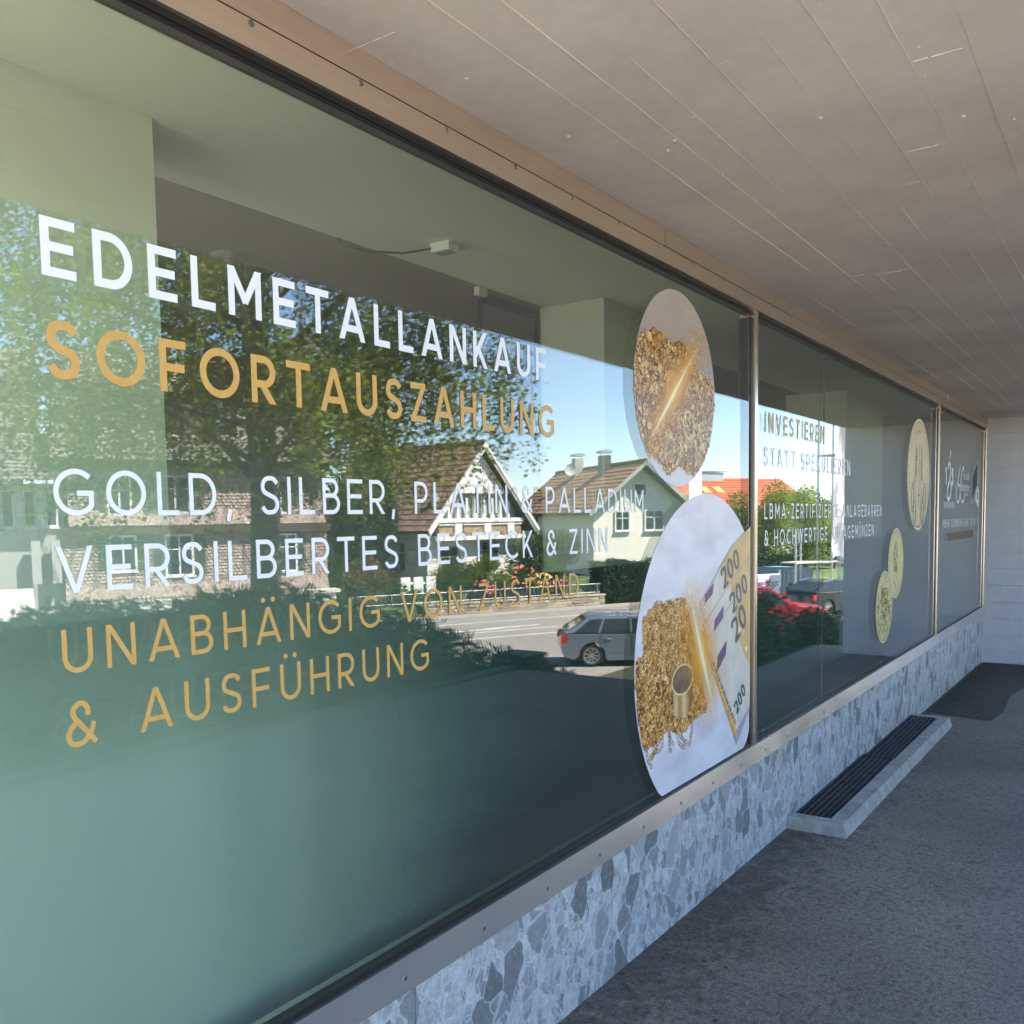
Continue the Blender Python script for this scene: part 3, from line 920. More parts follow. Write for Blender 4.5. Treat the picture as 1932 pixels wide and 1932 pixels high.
for i in range(nx):
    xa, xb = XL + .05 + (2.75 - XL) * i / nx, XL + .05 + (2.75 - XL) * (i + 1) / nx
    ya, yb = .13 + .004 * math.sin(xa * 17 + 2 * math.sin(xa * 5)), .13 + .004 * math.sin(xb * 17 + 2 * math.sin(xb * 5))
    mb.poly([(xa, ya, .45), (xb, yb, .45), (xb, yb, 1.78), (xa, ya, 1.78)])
mb.build('veil_sheet', m_, veil, smooth=True, fix=False)
# small box with a loose cable on the interior ceiling
det = thing('ceiling_junction_box', (2.63, 0.81, 2.45), 'small white junction box with a trailing cable on the ceiling inside the shop', 'junction box')
mb = MB(); mb.box(2.675, 2.735, 0.77, 0.855, 2.420, 2.4515); mb.build('housing', mat('white_plastic', (0.8, 0.8, 0.76), 0.4), det)
mb = MB(); mb.box(2.683, 2.727, 0.78, 0.84, 2.416, 2.4195); mb.build('lens_strip', mat('grey_plastic', (0.3, 0.3, 0.3), 0.4), det)
mb = MB(); mb.tube([(2.68, 0.85, 2.435), (2.60, 0.92, 2.412), (2.50, 1.0, 2.41), (2.42, 1.05, 2.425), (2.43, 1.075, 2.46)], 0.004, 6); mb.build('cable', mat('green_cable', (0.05, 0.12, 0.05), 0.5), det, smooth=True)
lamp = thing('ceiling_disc', (2.6, 1.9, 2.55), 'round grey fitting on the dark ceiling inside the shop', 'ceiling fitting')
mb = MB(); mb.tube([(2.58, 1.85, 2.562), (2.58, 1.85, 2.55), (2.58, 1.85, 2.54)], [0.07, 0.07, 0.03], 20); mb.build('housing', MATS['grey_plastic'], lamp)

# ------------------------------------------------------------------ window frame
frame = thing('window_frame', (0, 0, 0), 'brushed metal shopfront frame with countersunk screws around the large panes', 'window frame')
def screw(x, z, y, parent, n=10, r=0.0058):
    s_ = MB()
    s_.prism([(r * math.cos(t * 2 * math.pi / n), r * math.sin(t * 2 * math.pi / n)) for t in range(n)], y + 0.001, y - 0.0014, lambda u, v, t: (x + u, t, z + v))
    o = sub(s_, 'screw', M_SCREW, parent, frame)
    return o
XW0, XW1 = XL + 0.02, XE - 0.005
mb = MB(); mb.box(XW0, XW1, -0.016, 0.03, 2.266, 2.3160); lower_strip = mb.build('head_strip', M_METAL, frame)
upper_cuts = [XW0, 2.79, 5.45, 8.0, XW1]
for i, (c0, c1) in enumerate(zip(upper_cuts, upper_cuts[1:])):
    mb = MB(); mb.box(c0 + .0008, c1 - .0008, -0.018 - 0.0025 * (i % 2), 0.03, 2.3175, 2.3715); mb.build('cover_strip', M_METAL, frame)
for k in range(38):
    x = 0.312 + 0.2705 * k - 0.541
    if XW0 < x < XW1:
        screw(x, 2.309, -0.016, lower_strip, r=0.0062)
mb = MB(); mb.prism([(-0.026, 0.434), (-0.0115, 0.5035), (0.06, 0.5035), (0.06, 0.434)], XW0, XW1, lambda u, v, t_: (t_, u, v)); sill = mb.build('sill_strip', M_METAL2, frame)
for k in range(40):
    x = 1.453 - 0.289 * 6 + 0.289 * k
    if XW0 < x < XW1:
        screw(x, 0.463, -0.0205, sill, r=0.0052)
mb = MB(); mb.box(XW0, XW1, -0.004, 0.03, 2.254, 2.2655); mb.box(XW0, XW1, -0.001, 0.03, 2.246, 2.2535); mb.build('head_gasket', M_GASKET, frame)
mb = MB(); mb.box(XW0, XW1, -0.003, 0.03, 0.504, 0.512); mb.build('sill_gasket', M_GASKET, frame)
for xm in (3.647, 7.702, 10.255):
    mb = MB(); mb.box(xm - 0.002, xm + 0.026, -0.014, 0.05, 0.504, 2.2655); mb.build('mullion', M_METAL, frame)
    mb = MB(); mb.box(xm - 0.026, xm - 0.0025, -0.004, 0.05, 0.513, 2.2355); mb.build('mullion_gasket', M_GASKET, frame)
mb = MB(); mb.box(XW0, XW0 + 0.03, -0.014, 0.05, 0.504, 2.2655); mb.build('mullion', M_METAL, frame)
# panes
panes = [(XW0 + 0.031, 3.62, 'large left shop window pane with the gold and white lettering'),
         (3.674, 7.675, 'middle shop window pane with the three gold coin prints'),
         (7.729, 10.228, 'narrow far shop window pane beside the end wall')]
for x0, x1, lab in panes:
    w_ = thing('shop_window', ((x0 + x1) / 2, 0, 0.51), lab, 'window', 'panes of the shop front')
    g1 = MB(); g1.poly([(x0, 0, 0.506), (x1, 0, 0.506), (x1, 0, 2.245), (x0, 0, 2.245)])
    g1.build('outer_pane', M_OUTER, w_, fix=False)
    g2 = MB(); g2.poly([(x0, 0.018, 0.506), (x1, 0.018, 0.506), (x1, 0.018, 2.245), (x0, 0.018, 2.245)])
    g2.build('inner_pane', M_INNER, w_, fix=False)
    if x0 > 3 and x0 < 5:
        mb = MB(); mb.box(4.6878, 4.6885, 0.004, 0.013, 0.513, 2.225); mb.build('sealant_joint', mat('clear_sealant', (0.10, 0.12, 0.115), 0.5), w_)

# ------------------------------------------------------------------ light shaft with grating
gr = thing('cellar_light_shaft', (5.5, -0.13, 0.05), 'cellar light shaft with black steel grating and concrete rim beside the stone plinth', 'light shaft')
M_RIM = mat('shaft_rim_concrete', (0.40, 0.385, 0.36), 0.9, 0.25, 14, 0.8, 60)
zt = 0.085
mb = MB()
def gz(x): return terrace_z(x) + 0.062
rim = [(4.10, -0.012), (4.10, -0.232), (4.16, -0.245), (6.80, -0.265), (6.84, -0.25), (6.84, -0.012)]
def rimbox(x0, x1, y0, y1):
    n = max(1, int((x1 - x0) / 0.12)); 
    for i in range(n):
        a, b = x0 + (x1 - x0) * i / n, x0 + (x1 - x0) * (i + 1) / n
        w1, w2 = rr.uniform(-.006, .004), rr.uniform(-.006, .004)
        mb.poly([(a, y0 - .01, gz(a)), (b, y0 - .01, gz(b)), (b, y1, gz(b)), (a, y1, gz(a))])
        mb.poly([(a, y0 - .028 + w1 * 0, terrace_z(a) - .01), (b, y0 - .028, terrace_z(b) - .01), (b, y0 - .01, gz(b)), (a, y0 - .01, gz(a))])
        mb.poly([(a, y1, gz(a)), (b, y1, gz(b)), (b, y1, gz(b) - .3), (a, y1, gz(a) - .3)])
rimbox(4.10, 6.84, -0.245, -0.188)
for x0, x1 in ((4.10, 4.155), (6.79, 6.84)):
    mb.box(x0, x1, -0.187, -0.008, -0.25, gz(x0) - 0.0005)
mb.poly([(4.10, -0.273, terrace_z(4.1) - .01), (4.10, -0.255, gz(4.1)), (4.10, -0.187, gz(4.1)), (4.10, -0.187, terrace_z(4.1) - .01)]); mb.poly([(6.84, -0.273, terrace_z(6.84) - .01), (6.84, -0.187, terrace_z(6.84) - .01), (6.84, -0.187, gz(6.84)), (6.84, -0.255, gz(6.84))])
mb.build('rim', M_RIM, gr)
mb = MB(); mb.box(4.156, 6.789, -0.187, -0.008, -0.3, -0.25); mb.build('shaft_bottom', mat('shaft_dark', (0.01, 0.01, 0.01), 0.9), gr)
M_STEEL = mat('galvanised_dark_steel', (0.10, 0.105, 0.115), 0.45, 0.25, 20, metal=0.6)
for gx0, gx1 in ((4.16, 5.468), (5.472, 6.786)):
    g_ = MB()
    za = (gz(gx0) + gz(gx1)) / 2 - 0.012
    for (y0, y1) in ((-0.186, -0.180), (-0.016, -0.010)):
        g_.box(gx0, gx1, y0, y1, za - 0.03, za + .002)
    g_.box(gx0, gx0 + .008, -0.1795, -0.0165, za - 0.03, za + .002); g_.box(gx1 - .008, gx1, -0.1795, -0.0165, za - 0.03, za + .002)
    gp = g_.build('grating', M_STEEL, gr)
    for q in range(5):
        y = -0.153 + q * 0.0275
        b_ = MB(); b_.box(gx0 + .0085, gx1 - .0085, y - .0025, y + .0025, za - 0.028, za); sub(b_, 'bar', M_STEEL, gp, gr)
    c_ = MB(); x = gx0 + 0.022
    while x < gx1 - 0.02:
        c_.box(x, x + 0.003, -0.179, -0.017, za - 0.009, za - 0.001); x += 0.022
    stuff(sub(c_, 'cross_wires', M_STEEL, gp, gr))
# ------------------------------------------------------------------ vinyl lettering on the panes
M_WHITE = mat('white_vinyl', (0.82, 0.82, 0.86), 0.35, 0.02, 3)
M_GOLD = mat('gold_vinyl', (0.62, 0.36, 0.10), 0.4, 0.06, 60)
def wfn(y0=-0.0015):
    return lambda u, v, l: (u, y0 - 0.00012 * l, v)
LINES = [('EDELMETALLANKAUF', .737, 2.089, 1.8095, .0835, .16, M_WHITE, 'large white lettering EDELMETALLANKAUF along the top of the left pane'),
         ('SOFORTAUSZAHLUNG', .737, 2.125, 1.6645, .0840, .155, M_GOLD, 'large gold lettering SOFORTAUSZAHLUNG under the top white line'),
         ('GOLD, SILBER, PLATIN & PALLADIUM', .737, 2.658, 1.4655, .0695, .115, M_WHITE, 'white lettering GOLD, SILBER, PLATIN & PALLADIUM across the left pane'),
         ('VERSILBERTES BESTECK & ZINN', .736, 2.419, 1.3510, .0695, .115, M_WHITE, 'white lettering VERSILBERTES BESTECK & ZINN across the left pane'),
         ('UNABHÄNGIG VON ZUSTAND', .738, 2.246, 1.2315, .0665, .115, M_GOLD, 'gold lettering UNABHÄNGIG VON ZUSTAND low on the left pane'),
         ('& AUSFÜHRUNG', .737, 1.580, 1.1200, .0690, .115, M_GOLD, 'gold lettering & AUSFÜHRUNG, lowest line on the left pane'),
         ('INVESTIEREN', 3.797, 4.665, 1.7960, .0860, .165, M_GOLD, 'gold lettering INVESTIEREN on the middle pane'),
         ('STATT SPEKULIEREN', 3.788, 5.152, 1.6555, .0820, .15, M_WHITE, 'white lettering STATT SPEKULIEREN on the middle pane'),
         ('LBMA-ZERTIFIZIERTE ANLAGEBARREN', 3.792, 5.895, 1.4335, .0675, .13, M_WHITE, 'white lettering LBMA-ZERTIFIZIERTE ANLAGEBARREN on the middle pane'),
         ('& HOCHWERTIGE ANLAGEMÜNZEN', 3.793, 5.698, 1.3200, .0680, .13, M_WHITE, 'white lettering & HOCHWERTIGE ANLAGEMÜNZEN on the middle pane'),
         ('MEHR DORNBIRN GEHT NICHT !', 7.985, 9.838, 1.3270, .0690, .17, M_WHITE, 'white lettering MEHR DORNBIRN GEHT NICHT ! on the far pane')]
for t_, x0, x1, z0, cap, w_, m_, lab in LINES:
    root = thing('vinyl_lettering', (x0, 0, z0), lab, 'lettering')
    text_line(t_, x0, x1, z0, cap, w_, m_, wfn(), root)

def line_obj(name, lines, w, m, root, y=-0.0015):
    mb = MB()
    for li, ln in enumerate(lines):
        for q in ribbon(ln, w):
            mb.poly([(p[0], y - 0.0001 * li, p[1]) for p in q])
    return mb.build(name, m, root, fix=False)

def disc_poly(cx, cz, r, n=64, xmax=None, zmin=None, y=-0.0012):
    pts = [(cx + r * math.cos(2 * math.pi * i / n), cz + r * math.sin(2 * math.pi * i / n)) for i in range(n)]
    if xmax is not None:
        pts = [(min(x, xmax), z) for x, z in pts]
    if zmin is not None:
        pts = [(x, max(z, zmin)) for x, z in pts]
    out = []
    for p in pts:
        if not out or math.dist(out[-1], p) > 1e-6:
            out.append(p)
    return [(x, y, z) for x, z in out]

# emblems on the far pane
em = thing('window_emblem', (8.25, 0, 1.49), 'white anniversary emblem with the number 125 on the far pane', 'emblem')
lg = wfn()
text_line('1', 8.05, 8.14, 1.672, .142, .26, M_WHITE, lg, em, 'digit')
line_obj('digit', [_spl([(8.17, 1.80), (8.205, 1.845), (8.26, 1.83), (8.29, 1.77), (8.235, 1.70), (8.16, 1.65), (8.15, 1.585), (8.22, 1.555), (8.30, 1.59), (8.325, 1.66), (8.30, 1.70)])], .034, M_WHITE, em)
line_obj('accent', [[(8.24, 1.885), (8.29, 1.955)]], .03, M_WHITE, em)
text_line('5', 8.34, 8.452, 1.672, .142, .26, M_WHITE, lg, em, 'digit')
text_line('DORNBIRN', 8.02, 8.496, 1.487, .049, .2, M_WHITE, lg, em)
em = thing('window_emblem', (8.95, 0, 1.53), 'white looped emblem with small lettering between two thin bars on the far pane', 'emblem')
line_obj('bar', [[(8.55, 1.545), (8.55, 1.855)]], .008, M_WHITE, em)
line_obj('bar', [[(9.40, 1.53), (9.40, 1.82)]], .008, M_WHITE, em)
line_obj('loop', [_spl([(8.76, 1.845), (8.68, 1.74), (8.60, 1.63), (8.63, 1.55), (8.71, 1.54), (8.78, 1.60), (8.76, 1.67), (8.68, 1.69)])], .026, M_WHITE, em)
line_obj('loop', [_spl([(8.98, 1.815), (8.93, 1.84), (8.86, 1.80), (8.80, 1.70), (8.80, 1.60), (8.87, 1.545), (8.96, 1.545), (9.02, 1.59), (9.04, 1.62)])], .026, M_WHITE, em)
text_line('inside', 8.95, 9.285, 1.735, .075, .17, M_WHITE, lg, em)
text_line('dornbirn', 8.84, 9.30, 1.632, .082, .17, M_WHITE, lg, em)
text_line('JAHRE', 9.06, 9.20, 1.592, .028, .18, M_WHITE, lg, em)
em = thing('window_emblem', (9.6, 0, 1.5), 'dark leaning card emblem with white outline and white tag on the far pane', 'emblem')
mb = MB(); mb.poly([(9.44, -0.0013, 1.545), (9.49, -0.0013, 1.785), (9.752, -0.0013, 1.925), (9.758, -0.0013, 1.70)]); mb.build('card', mat('dark_brown_vinyl', (0.035, 0.028, 0.024), 0.4), em, fix=False)
line_obj('outline', [[(9.43, 1.535), (9.48, 1.79), (9.765, 1.94), (9.765, 1.70), (9.43, 1.535)]], .012, M_WHITE, em, -0.0016)
mb = MB(); mb.poly([(9.63, -0.0019, 1.565), (9.765, -0.0019, 1.70), (9.872, -0.0019, 1.655), (9.876, -0.0019, 1.49)]); mb.build('tag', M_WHITE, em, fix=False)
mb = MB(); mb.poly([(9.74, -0.0022, 1.58), (9.775, -0.0022, 1.645), (9.83, -0.0022, 1.63), (9.825, -0.0022, 1.56)]); mb.build('tag_mark', mat('grey_mark', (0.35, 0.35, 0.38), 0.5), em, fix=False)
em = thing('vinyl_lettering', (8.25, 0, 1.21), 'dull brown strip of tiny illegible lettering under the white slogan', 'lettering')
M_BROWN = mat('dull_brown_vinyl', (0.16, 0.115, 0.065), 0.5, 0.25, 40)
mb = MB()
x = 8.25
while x < 9.53:
    wd = rr.uniform(0.03, 0.055)
    mb.box(x, x + wd, -0.002, -0.0015, 1.214 + rr.uniform(0, .004), 1.284 - rr.uniform(0, .006)); x += wd + 0.006
mb.build('letters', M_BROWN, em)

# ------------------------------------------------------------------ printed discs
def print_mat(name, nodes_fn):
    m, nt, p = new_mat(name)
    nodes_fn(nt, p)
    p.inputs['Roughness'].default_value = 0.25
    p.inputs['Specular IOR Level'].default_value = 0.45
    return m

def marble_nodes(nt, p):
    tc = nt.nodes.new("ShaderNodeTexCoord")
    n = nt.nodes.new("ShaderNodeTexNoise"); n.inputs['Scale'].default_value = 3.5; n.inputs['Detail'].default_value = 7
    mp = nt.nodes.new("ShaderNodeMapping"); mp.inputs['Scale'].default_value = (1, 1, 2.6); mp.inputs['Rotation'].default_value = (0, 0.5, 0)
    nt.links.new(tc.outputs['Object'], mp.inputs[0]); nt.links.new(mp.outputs[0], n.inputs['Vector'])
    r = nt.nodes.new("ShaderNodeValToRGB")
    r.color_ramp.elements[0].position = 0.35; r.color_ramp.elements[1].position = 0.6
    r.color_ramp.elements[0].color = (0.60, 0.58, 0.63, 1); r.color_ramp.elements[1].color = (0.76, 0.75, 0.82, 1)
    nt.links.new(n.outputs[0], r.inputs[0]); nt.links.new(r.outputs[0], p.inputs['Base Color'])
M_PRINTBG = print_mat('printed_marble', marble_nodes)
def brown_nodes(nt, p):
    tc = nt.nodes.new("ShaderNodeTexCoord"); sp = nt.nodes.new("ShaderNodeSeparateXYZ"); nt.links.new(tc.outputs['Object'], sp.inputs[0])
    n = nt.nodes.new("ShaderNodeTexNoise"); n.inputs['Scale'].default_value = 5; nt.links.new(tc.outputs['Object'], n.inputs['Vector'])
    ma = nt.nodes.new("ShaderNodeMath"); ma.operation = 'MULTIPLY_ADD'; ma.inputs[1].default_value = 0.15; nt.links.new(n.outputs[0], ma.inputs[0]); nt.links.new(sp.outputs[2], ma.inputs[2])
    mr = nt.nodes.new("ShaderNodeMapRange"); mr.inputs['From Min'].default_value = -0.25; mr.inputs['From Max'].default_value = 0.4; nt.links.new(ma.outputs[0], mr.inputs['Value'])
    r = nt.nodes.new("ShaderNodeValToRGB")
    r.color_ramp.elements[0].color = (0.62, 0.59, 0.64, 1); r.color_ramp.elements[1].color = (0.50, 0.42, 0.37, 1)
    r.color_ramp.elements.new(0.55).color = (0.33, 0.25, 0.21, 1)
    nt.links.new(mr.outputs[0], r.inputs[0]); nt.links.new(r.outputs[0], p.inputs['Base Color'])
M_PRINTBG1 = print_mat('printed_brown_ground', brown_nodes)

def heap_nodes(nt, p):
    tc = nt.nodes.new("ShaderNodeTexCoord")
    v = nt.nodes.new("ShaderNodeTexVoronoi"); v.inputs['Scale'].default_value = 55; v.feature = 'DISTANCE_TO_EDGE'
    nt.links.new(tc.outputs['Object'], v.inputs['Vector'])
    r = nt.nodes.new("ShaderNodeValToRGB")
    r.color_ramp.elements[0].position = 0.0; r.color_ramp.elements[1].position = 0.35
    r.color_ramp.elements[0].color = (0.26, 0.12, 0.03, 1); r.color_ramp.elements[1].color = (0.035, 0.014, 0.006, 1)
    nt.links.new(v.outputs['Distance'], r.inputs[0]); nt.links.new(r.outputs[0], p.inputs['Base Color'])
M_HEAP = print_mat('printed_gold_shadow', heap_nodes)
GOLDS = [mat('print_gold_a', (0.55, 0.24, 0.05), 0.3, 0.25, 80), mat('print_gold_b', (0.74, 0.40, 0.11), 0.3, 0.2, 80), mat('print_gold_c', (0.22, 0.09, 0.02), 0.3, 0.3, 80),
         mat('print_gold_d', (0.86, 0.62, 0.30), 0.3, 0.15, 80), mat('print_gold_e', (0.14, 0.06, 0.015), 0.3, 0.3, 80)]
M_SPARK = mat('print_spark', (0.95, 0.82, 0.45), 0.3, 0.05)
M_CORE = mat('print_glow_core', (0.95, 0.93, 0.75), 0.3, 0.02)

def glow_mat(name, col, p0, p1, width, power=2.0, amount=1.0):
    """printed glow: soft edged ink along a line, p0/p1 in the piece's own x-z plane"""
    m, nt, p = new_mat(name)
    N = nt.nodes.new; Lk = nt.links.new
    tc = N("ShaderNodeTexCoord")
    d = (p1[0] - p0[0], p1[1] - p0[1]); l = math.hypot(*d); d = (d[0] / l, d[1] / l)
    vs_ = N("ShaderNodeVectorMath"); vs_.operation = 'SUBTRACT'; vs_.inputs[1].default_value = (p0[0], 0, p0[1]); Lk(tc.outputs['Object'], vs_.inputs[0])
    dt = N("ShaderNodeVectorMath"); dt.operation = 'DOT_PRODUCT'; dt.inputs[1].default_value = (-d[1], 0, d[0]); Lk(vs_.outputs[0], dt.inputs[0])
    al = N("ShaderNodeVectorMath"); al.operation = 'DOT_PRODUCT'; al.inputs[1].default_value = (d[0], 0, d[1]); Lk(vs_.outputs[0], al.inputs[0])
    ab = N("ShaderNodeMath"); ab.operation = 'ABSOLUTE'; Lk(dt.outputs['Value'], ab.inputs[0])
    mr = N("ShaderNodeMapRange"); mr.inputs['From Max'].default_value = width; mr.inputs['To Min'].default_value = 1; mr.inputs['To Max'].default_value = 0; Lk(ab.outputs[0], mr.inputs['Value'])
    pw = N("ShaderNodeMath"); pw.operation = 'POWER'; pw.inputs[1].default_value = power; Lk(mr.outputs[0], pw.inputs[0])
    m1 = N("ShaderNodeMapRange"); m1.inputs['From Min'].default_value = 0; m1.inputs['From Max'].default_value = l * 0.5; Lk(al.outputs['Value'], m1.inputs['Value'])
    m2 = N("ShaderNodeMapRange"); m2.inputs['From Min'].default_value = l; m2.inputs['From Max'].default_value = l * 0.5; Lk(al.outputs['Value'], m2.inputs['Value'])
    mm = N("ShaderNodeMath"); mm.operation = 'MULTIPLY'; Lk(m1.outputs[0], mm.inputs[0]); Lk(m2.outputs[0], mm.inputs[1])
    m3_ = N("ShaderNodeMath"); m3_.operation = 'MULTIPLY'; Lk(mm.outputs[0], m3_.inputs[0]); Lk(pw.outputs[0], m3_.inputs[1])
    m4 = N("ShaderNodeMath"); m4.operation = 'MULTIPLY'; m4.inputs[1].default_value = amount; m4.use_clamp = True; Lk(m3_.outputs[0], m4.inputs[0])
    p.inputs['Base Color'].default_value = rgb(col); p.inputs['Roughness'].default_value = 0.3
    Lk(m4.outputs[0], p.inputs['Alpha'])
    return m

def link_poly(mb, cx, cz, rx, rz, ang, th, y, mi, n=10, arc=(0, 360)):
    ca, sa = math.cos(ang), math.sin(ang)
    def P(r1, r2, t):
        u, v = r1 * math.cos(t), r2 * math.sin(t)
        return (cx + u * ca - v * sa, y, cz + u * sa + v * ca)
    for i in range(n):
        t0 = math.radians(arc[0] + (arc[1] - arc[0]) * i / n); t1 = math.radians(arc[0] + (arc[1] - arc[0]) * (i + 1) / n)
        mb.poly([P(rx, rz, t0), P(rx, rz, t1), P(rx - th, rz - th, t1), P(rx - th, rz - th, t0)], mi)

def nugget(mb, cx, cz, r, ang, y, mi, k=6, asp=1.0):
    pts = []
    for i in range(k):
        t = ang + 2 * math.pi * i / k
        q = r * rr.uniform(0.7, 1.15)
        u, v = q * math.cos(t), q * math.sin(t) * asp
        pts.append((cx + u, y, cz + v))
    mb.poly(pts, mi)

def heap(root, inside, region, n_links, n_nug, seed, link=(0.006, 0.013)):
    """scattered chain links and nuggets printed over the dark gold ground"""
    global rr
    rr_old = rr; rr = random.Random(seed)
    mb = MB(); y = -0.0016; c = 0; tries = 0
    x0, x1, z0, z1 = region
    tot = n_links + n_nug
    while c < tot and tries < tot * 12:
        tries += 1
        x, z = rr.uniform(x0, x1), rr.uniform(z0, z1)
        if not inside(x, z):
            continue
        y = -0.0016 - 0.0011 * c / tot
        if rr.random() < n_links / tot:
            r = rr.uniform(*link)
            link_poly(mb, x, z, r, r * rr.uniform(0.4, 0.85), rr.uniform(0, 6.28), r * rr.uniform(0.22, 0.38), y, rr.choice([0, 0, 1, 1, 2, 3, 2]), 8, (rr.uniform(0, 60), rr.uniform(280, 360)))
        else:
            r = rr.uniform(0.004, 0.012)
            a = rr.uniform(0, 6.28)
            nugget(mb, x, z, r, a, y, rr.choice([0, 1, 2, 4, 4, 3]), rr.choice([4, 5, 6]), rr.uniform(0.5, 1))
        c += 1
    o = stuff(mb.build('printed_jewellery', GOLDS, root, fix=False))
    rr = rr_old
    return o

# upper disc: heap of old gold
C1 = (2.922, 1.878); R1 = 0.3255
d1 = thing('gold_heap_print', (C1[0], 0, C1[1]), 'smaller upper round print of scrap gold jewellery with a light streak', 'window print')
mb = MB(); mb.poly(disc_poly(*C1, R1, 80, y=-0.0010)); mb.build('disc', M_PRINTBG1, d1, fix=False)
def heap1(x, z):
    u, v = (x - C1[0]) / R1, (z - C1[1]) / R1
    if u * u + v * v > 0.975: return False
    top = 0.50 - 0.42 * max(0, u - 0.05) + 0.04 * math.sin(9 * u) - 0.10 * max(0, -u - .6)
    bot = -0.84 + 0.04 * math.sin(11 * u + 1) + 0.35 * max(0, -u - 0.35)
    return bot < v < top
mb = MB()
ring = []
for i in range(120):
    t = 2 * math.pi * i / 120
    q = 0.0
    for s_ in range(60):
        q2 = R1 * (s_ / 60.0)
        if heap1(C1[0] + q2 * math.cos(t), C1[1] - 0.08 * R1 + q2 * math.sin(t)): q = q2
    ring.append((C1[0] + q * math.cos(t), -0.0013, C1[1] - 0.08 * R1 + q * math.sin(t)))
mb.poly(ring); mb.build('printed_ground', M_HEAP, d1, fix=False)
heap(d1, heap1, (C1[0] - R1, C1[0] + R1, C1[1] - R1, C1[1] + R1), 2300, 1000, 5, (0.005, 0.013))
mb = MB()
for k_, (x, z, r) in enumerate([(2.78, 1.93, .022), (2.70, 2.02, .024), (2.72, 1.86, .02), (2.93, 1.97, .018), (2.80, 1.75, .018), (2.70, 1.74, .02), (3.08, 1.90, .016), (3.13, 1.70, .026), (2.86, 1.72, .019), (2.68, 1.93, .015), (3.02, 1.60, .014), (2.88, 1.62, .013)]):
    nugget(mb, x, z, r, rr.uniform(0, 6), -0.0029 - .00002 * k_, 0, 5, 0.8)
mb.build('printed_nuggets', [mat('print_nugget', (0.68, 0.46, 0.17), 0.3, 0.35, 50)], d1, fix=False)
mb = MB()
link_poly(mb, 2.865, 1.862, .040, .058, 0.15, .009, -0.0032, 1, 24); link_poly(mb, 3.008, 1.765, .047, .052, 0.5, .010, -0.00325, 1, 24)
link_poly(mb, 2.76, 1.98, .030, .045, 0.9, .006, -0.00318, 0, 20); link_poly(mb, 3.06, 1.855, .024, .04, 0.2, .004, -0.00322, 0, 20); link_poly(mb, 2.90, 1.99, .022, .042, -0.5, .004, -0.00324, 2, 20)
mb.build('printed_rings', GOLDS, d1, fix=False)
mb = MB()
for i in range(18):
    t = math.pi * (1 + i / 17)
    mb.poly([(3.008 + .047 * math.cos(t), -0.0031, 1.765 + .05 * math.sin(t)), (3.008 + .047 * math.cos(t + .19), -0.0031, 1.765 + .05 * math.sin(t + .19)), (3.015 + .045 * math.cos(t + .19), -0.0031, 1.735 + .05 * math.sin(t + .19)), (3.015 + .045 * math.cos(t), -0.0031, 1.735 + .05 * math.sin(t))])
mb.build('printed_ring_band', mat('print_band', (0.45, 0.25, 0.06), 0.3, 0.4, 30), d1, fix=False)
def rectp(cx0, cz0, y):
    return [(cx0 - .3, y, cz0 - .3), (cx0 + .3, y, cz0 - .3), (cx0 + .3, y, cz0 + .3), (cx0 - .3, y, cz0 + .3)]
def clipped_disc(cx, cz, r, y):
    return disc_poly(cx, cz, r, 48, y=y)
p0, p1 = (-0.26, -0.22), (0.17, 0.17)
mb = MB(); mb.poly(clipped_disc(*C1, R1 * 0.97, -0.0040)); mb.build('printed_glow', glow_mat('glow_wide_a', (1.0, 0.46, 0.04), p0, (0.24, 0.23), 0.15, 2.4, 1.1), d1, fix=False)
mb = MB(); mb.poly(clipped_disc(*C1, R1 * 0.97, -0.0043)); mb.build('printed_glow', glow_mat('glow_core_a', (1.0, 0.82, 0.35), p0, p1, 0.03, 3.0, 1.7), d1, fix=False)
mb = MB()
rs = random.Random(2)
for i in range(170):
    u = rs.gauss(0.55, 0.22); v = rs.gauss(0.35, 0.28)
    if u * u + v * v < 0.93:
        nugget(mb, C1[0] + u * R1, C1[1] + v * R1, rs.uniform(.0012, .003), 0, -0.0045, 0, 5)
mb.build('printed_sparks', M_SPARK, d1, fix=False)

# lower disc: gold chains and banknotes
C2 = (3.173, 0.947); R2 = 0.585
XC, ZC = 3.620, 0.513
d2 = thing('banknote_print', (C2[0], 0, 0.947), 'large lower round print of gold chains, a ring and banknotes reading 200', 'window print')
mb = MB(); mb.poly(disc_poly(*C2, R2, 110, XC, ZC, y=-0.0010)); mb.build('disc', M_PRINTBG, d2, fix=False)
zm = lambda x, y: None
def heap2(x, z):
    if (x - C2[0]) ** 2 + (z - C2[1]) ** 2 > (R2 * 0.985) ** 2: return False
    # heap narrows to the top, sharp right flank along the light streak
    rgt = 3.00 + (1.13 - z) * 0.46
    top = 1.165 - 0.5 * max(0, 2.74 - x)
    lft = 2.66 - (z - 0.95) * 0.05 if z > 1.0 else 2.58
    bot = 0.715 + 0.015 * math.sin(25 * x) + 0.5 * max(0, x - 3.10)
    return lft < x < min(rgt, 3.19) and bot < z < top
mb = MB(); ring = []
cc = (2.87, 0.93)
for i in range(140):
    t = 2 * math.pi * i / 140; q = 0
    for s_ in range(90):
        q2 = 0.45 * s_ / 90
        if heap2(cc[0] + q2 * math.cos(t), cc[1] + q2 * math.sin(t)): q = q2
    ring.append((cc[0] + q * math.cos(t), -0.0013, cc[1] + q * math.sin(t)))
mb.poly(ring); mb.build('printed_ground', M_HEAP, d2, fix=False)
heap(d2, heap2, (2.58, 3.25, 0.62, 1.2), 4200, 900, 9, (0.007, 0.016))
mb = MB()
rs = random.Random(12)
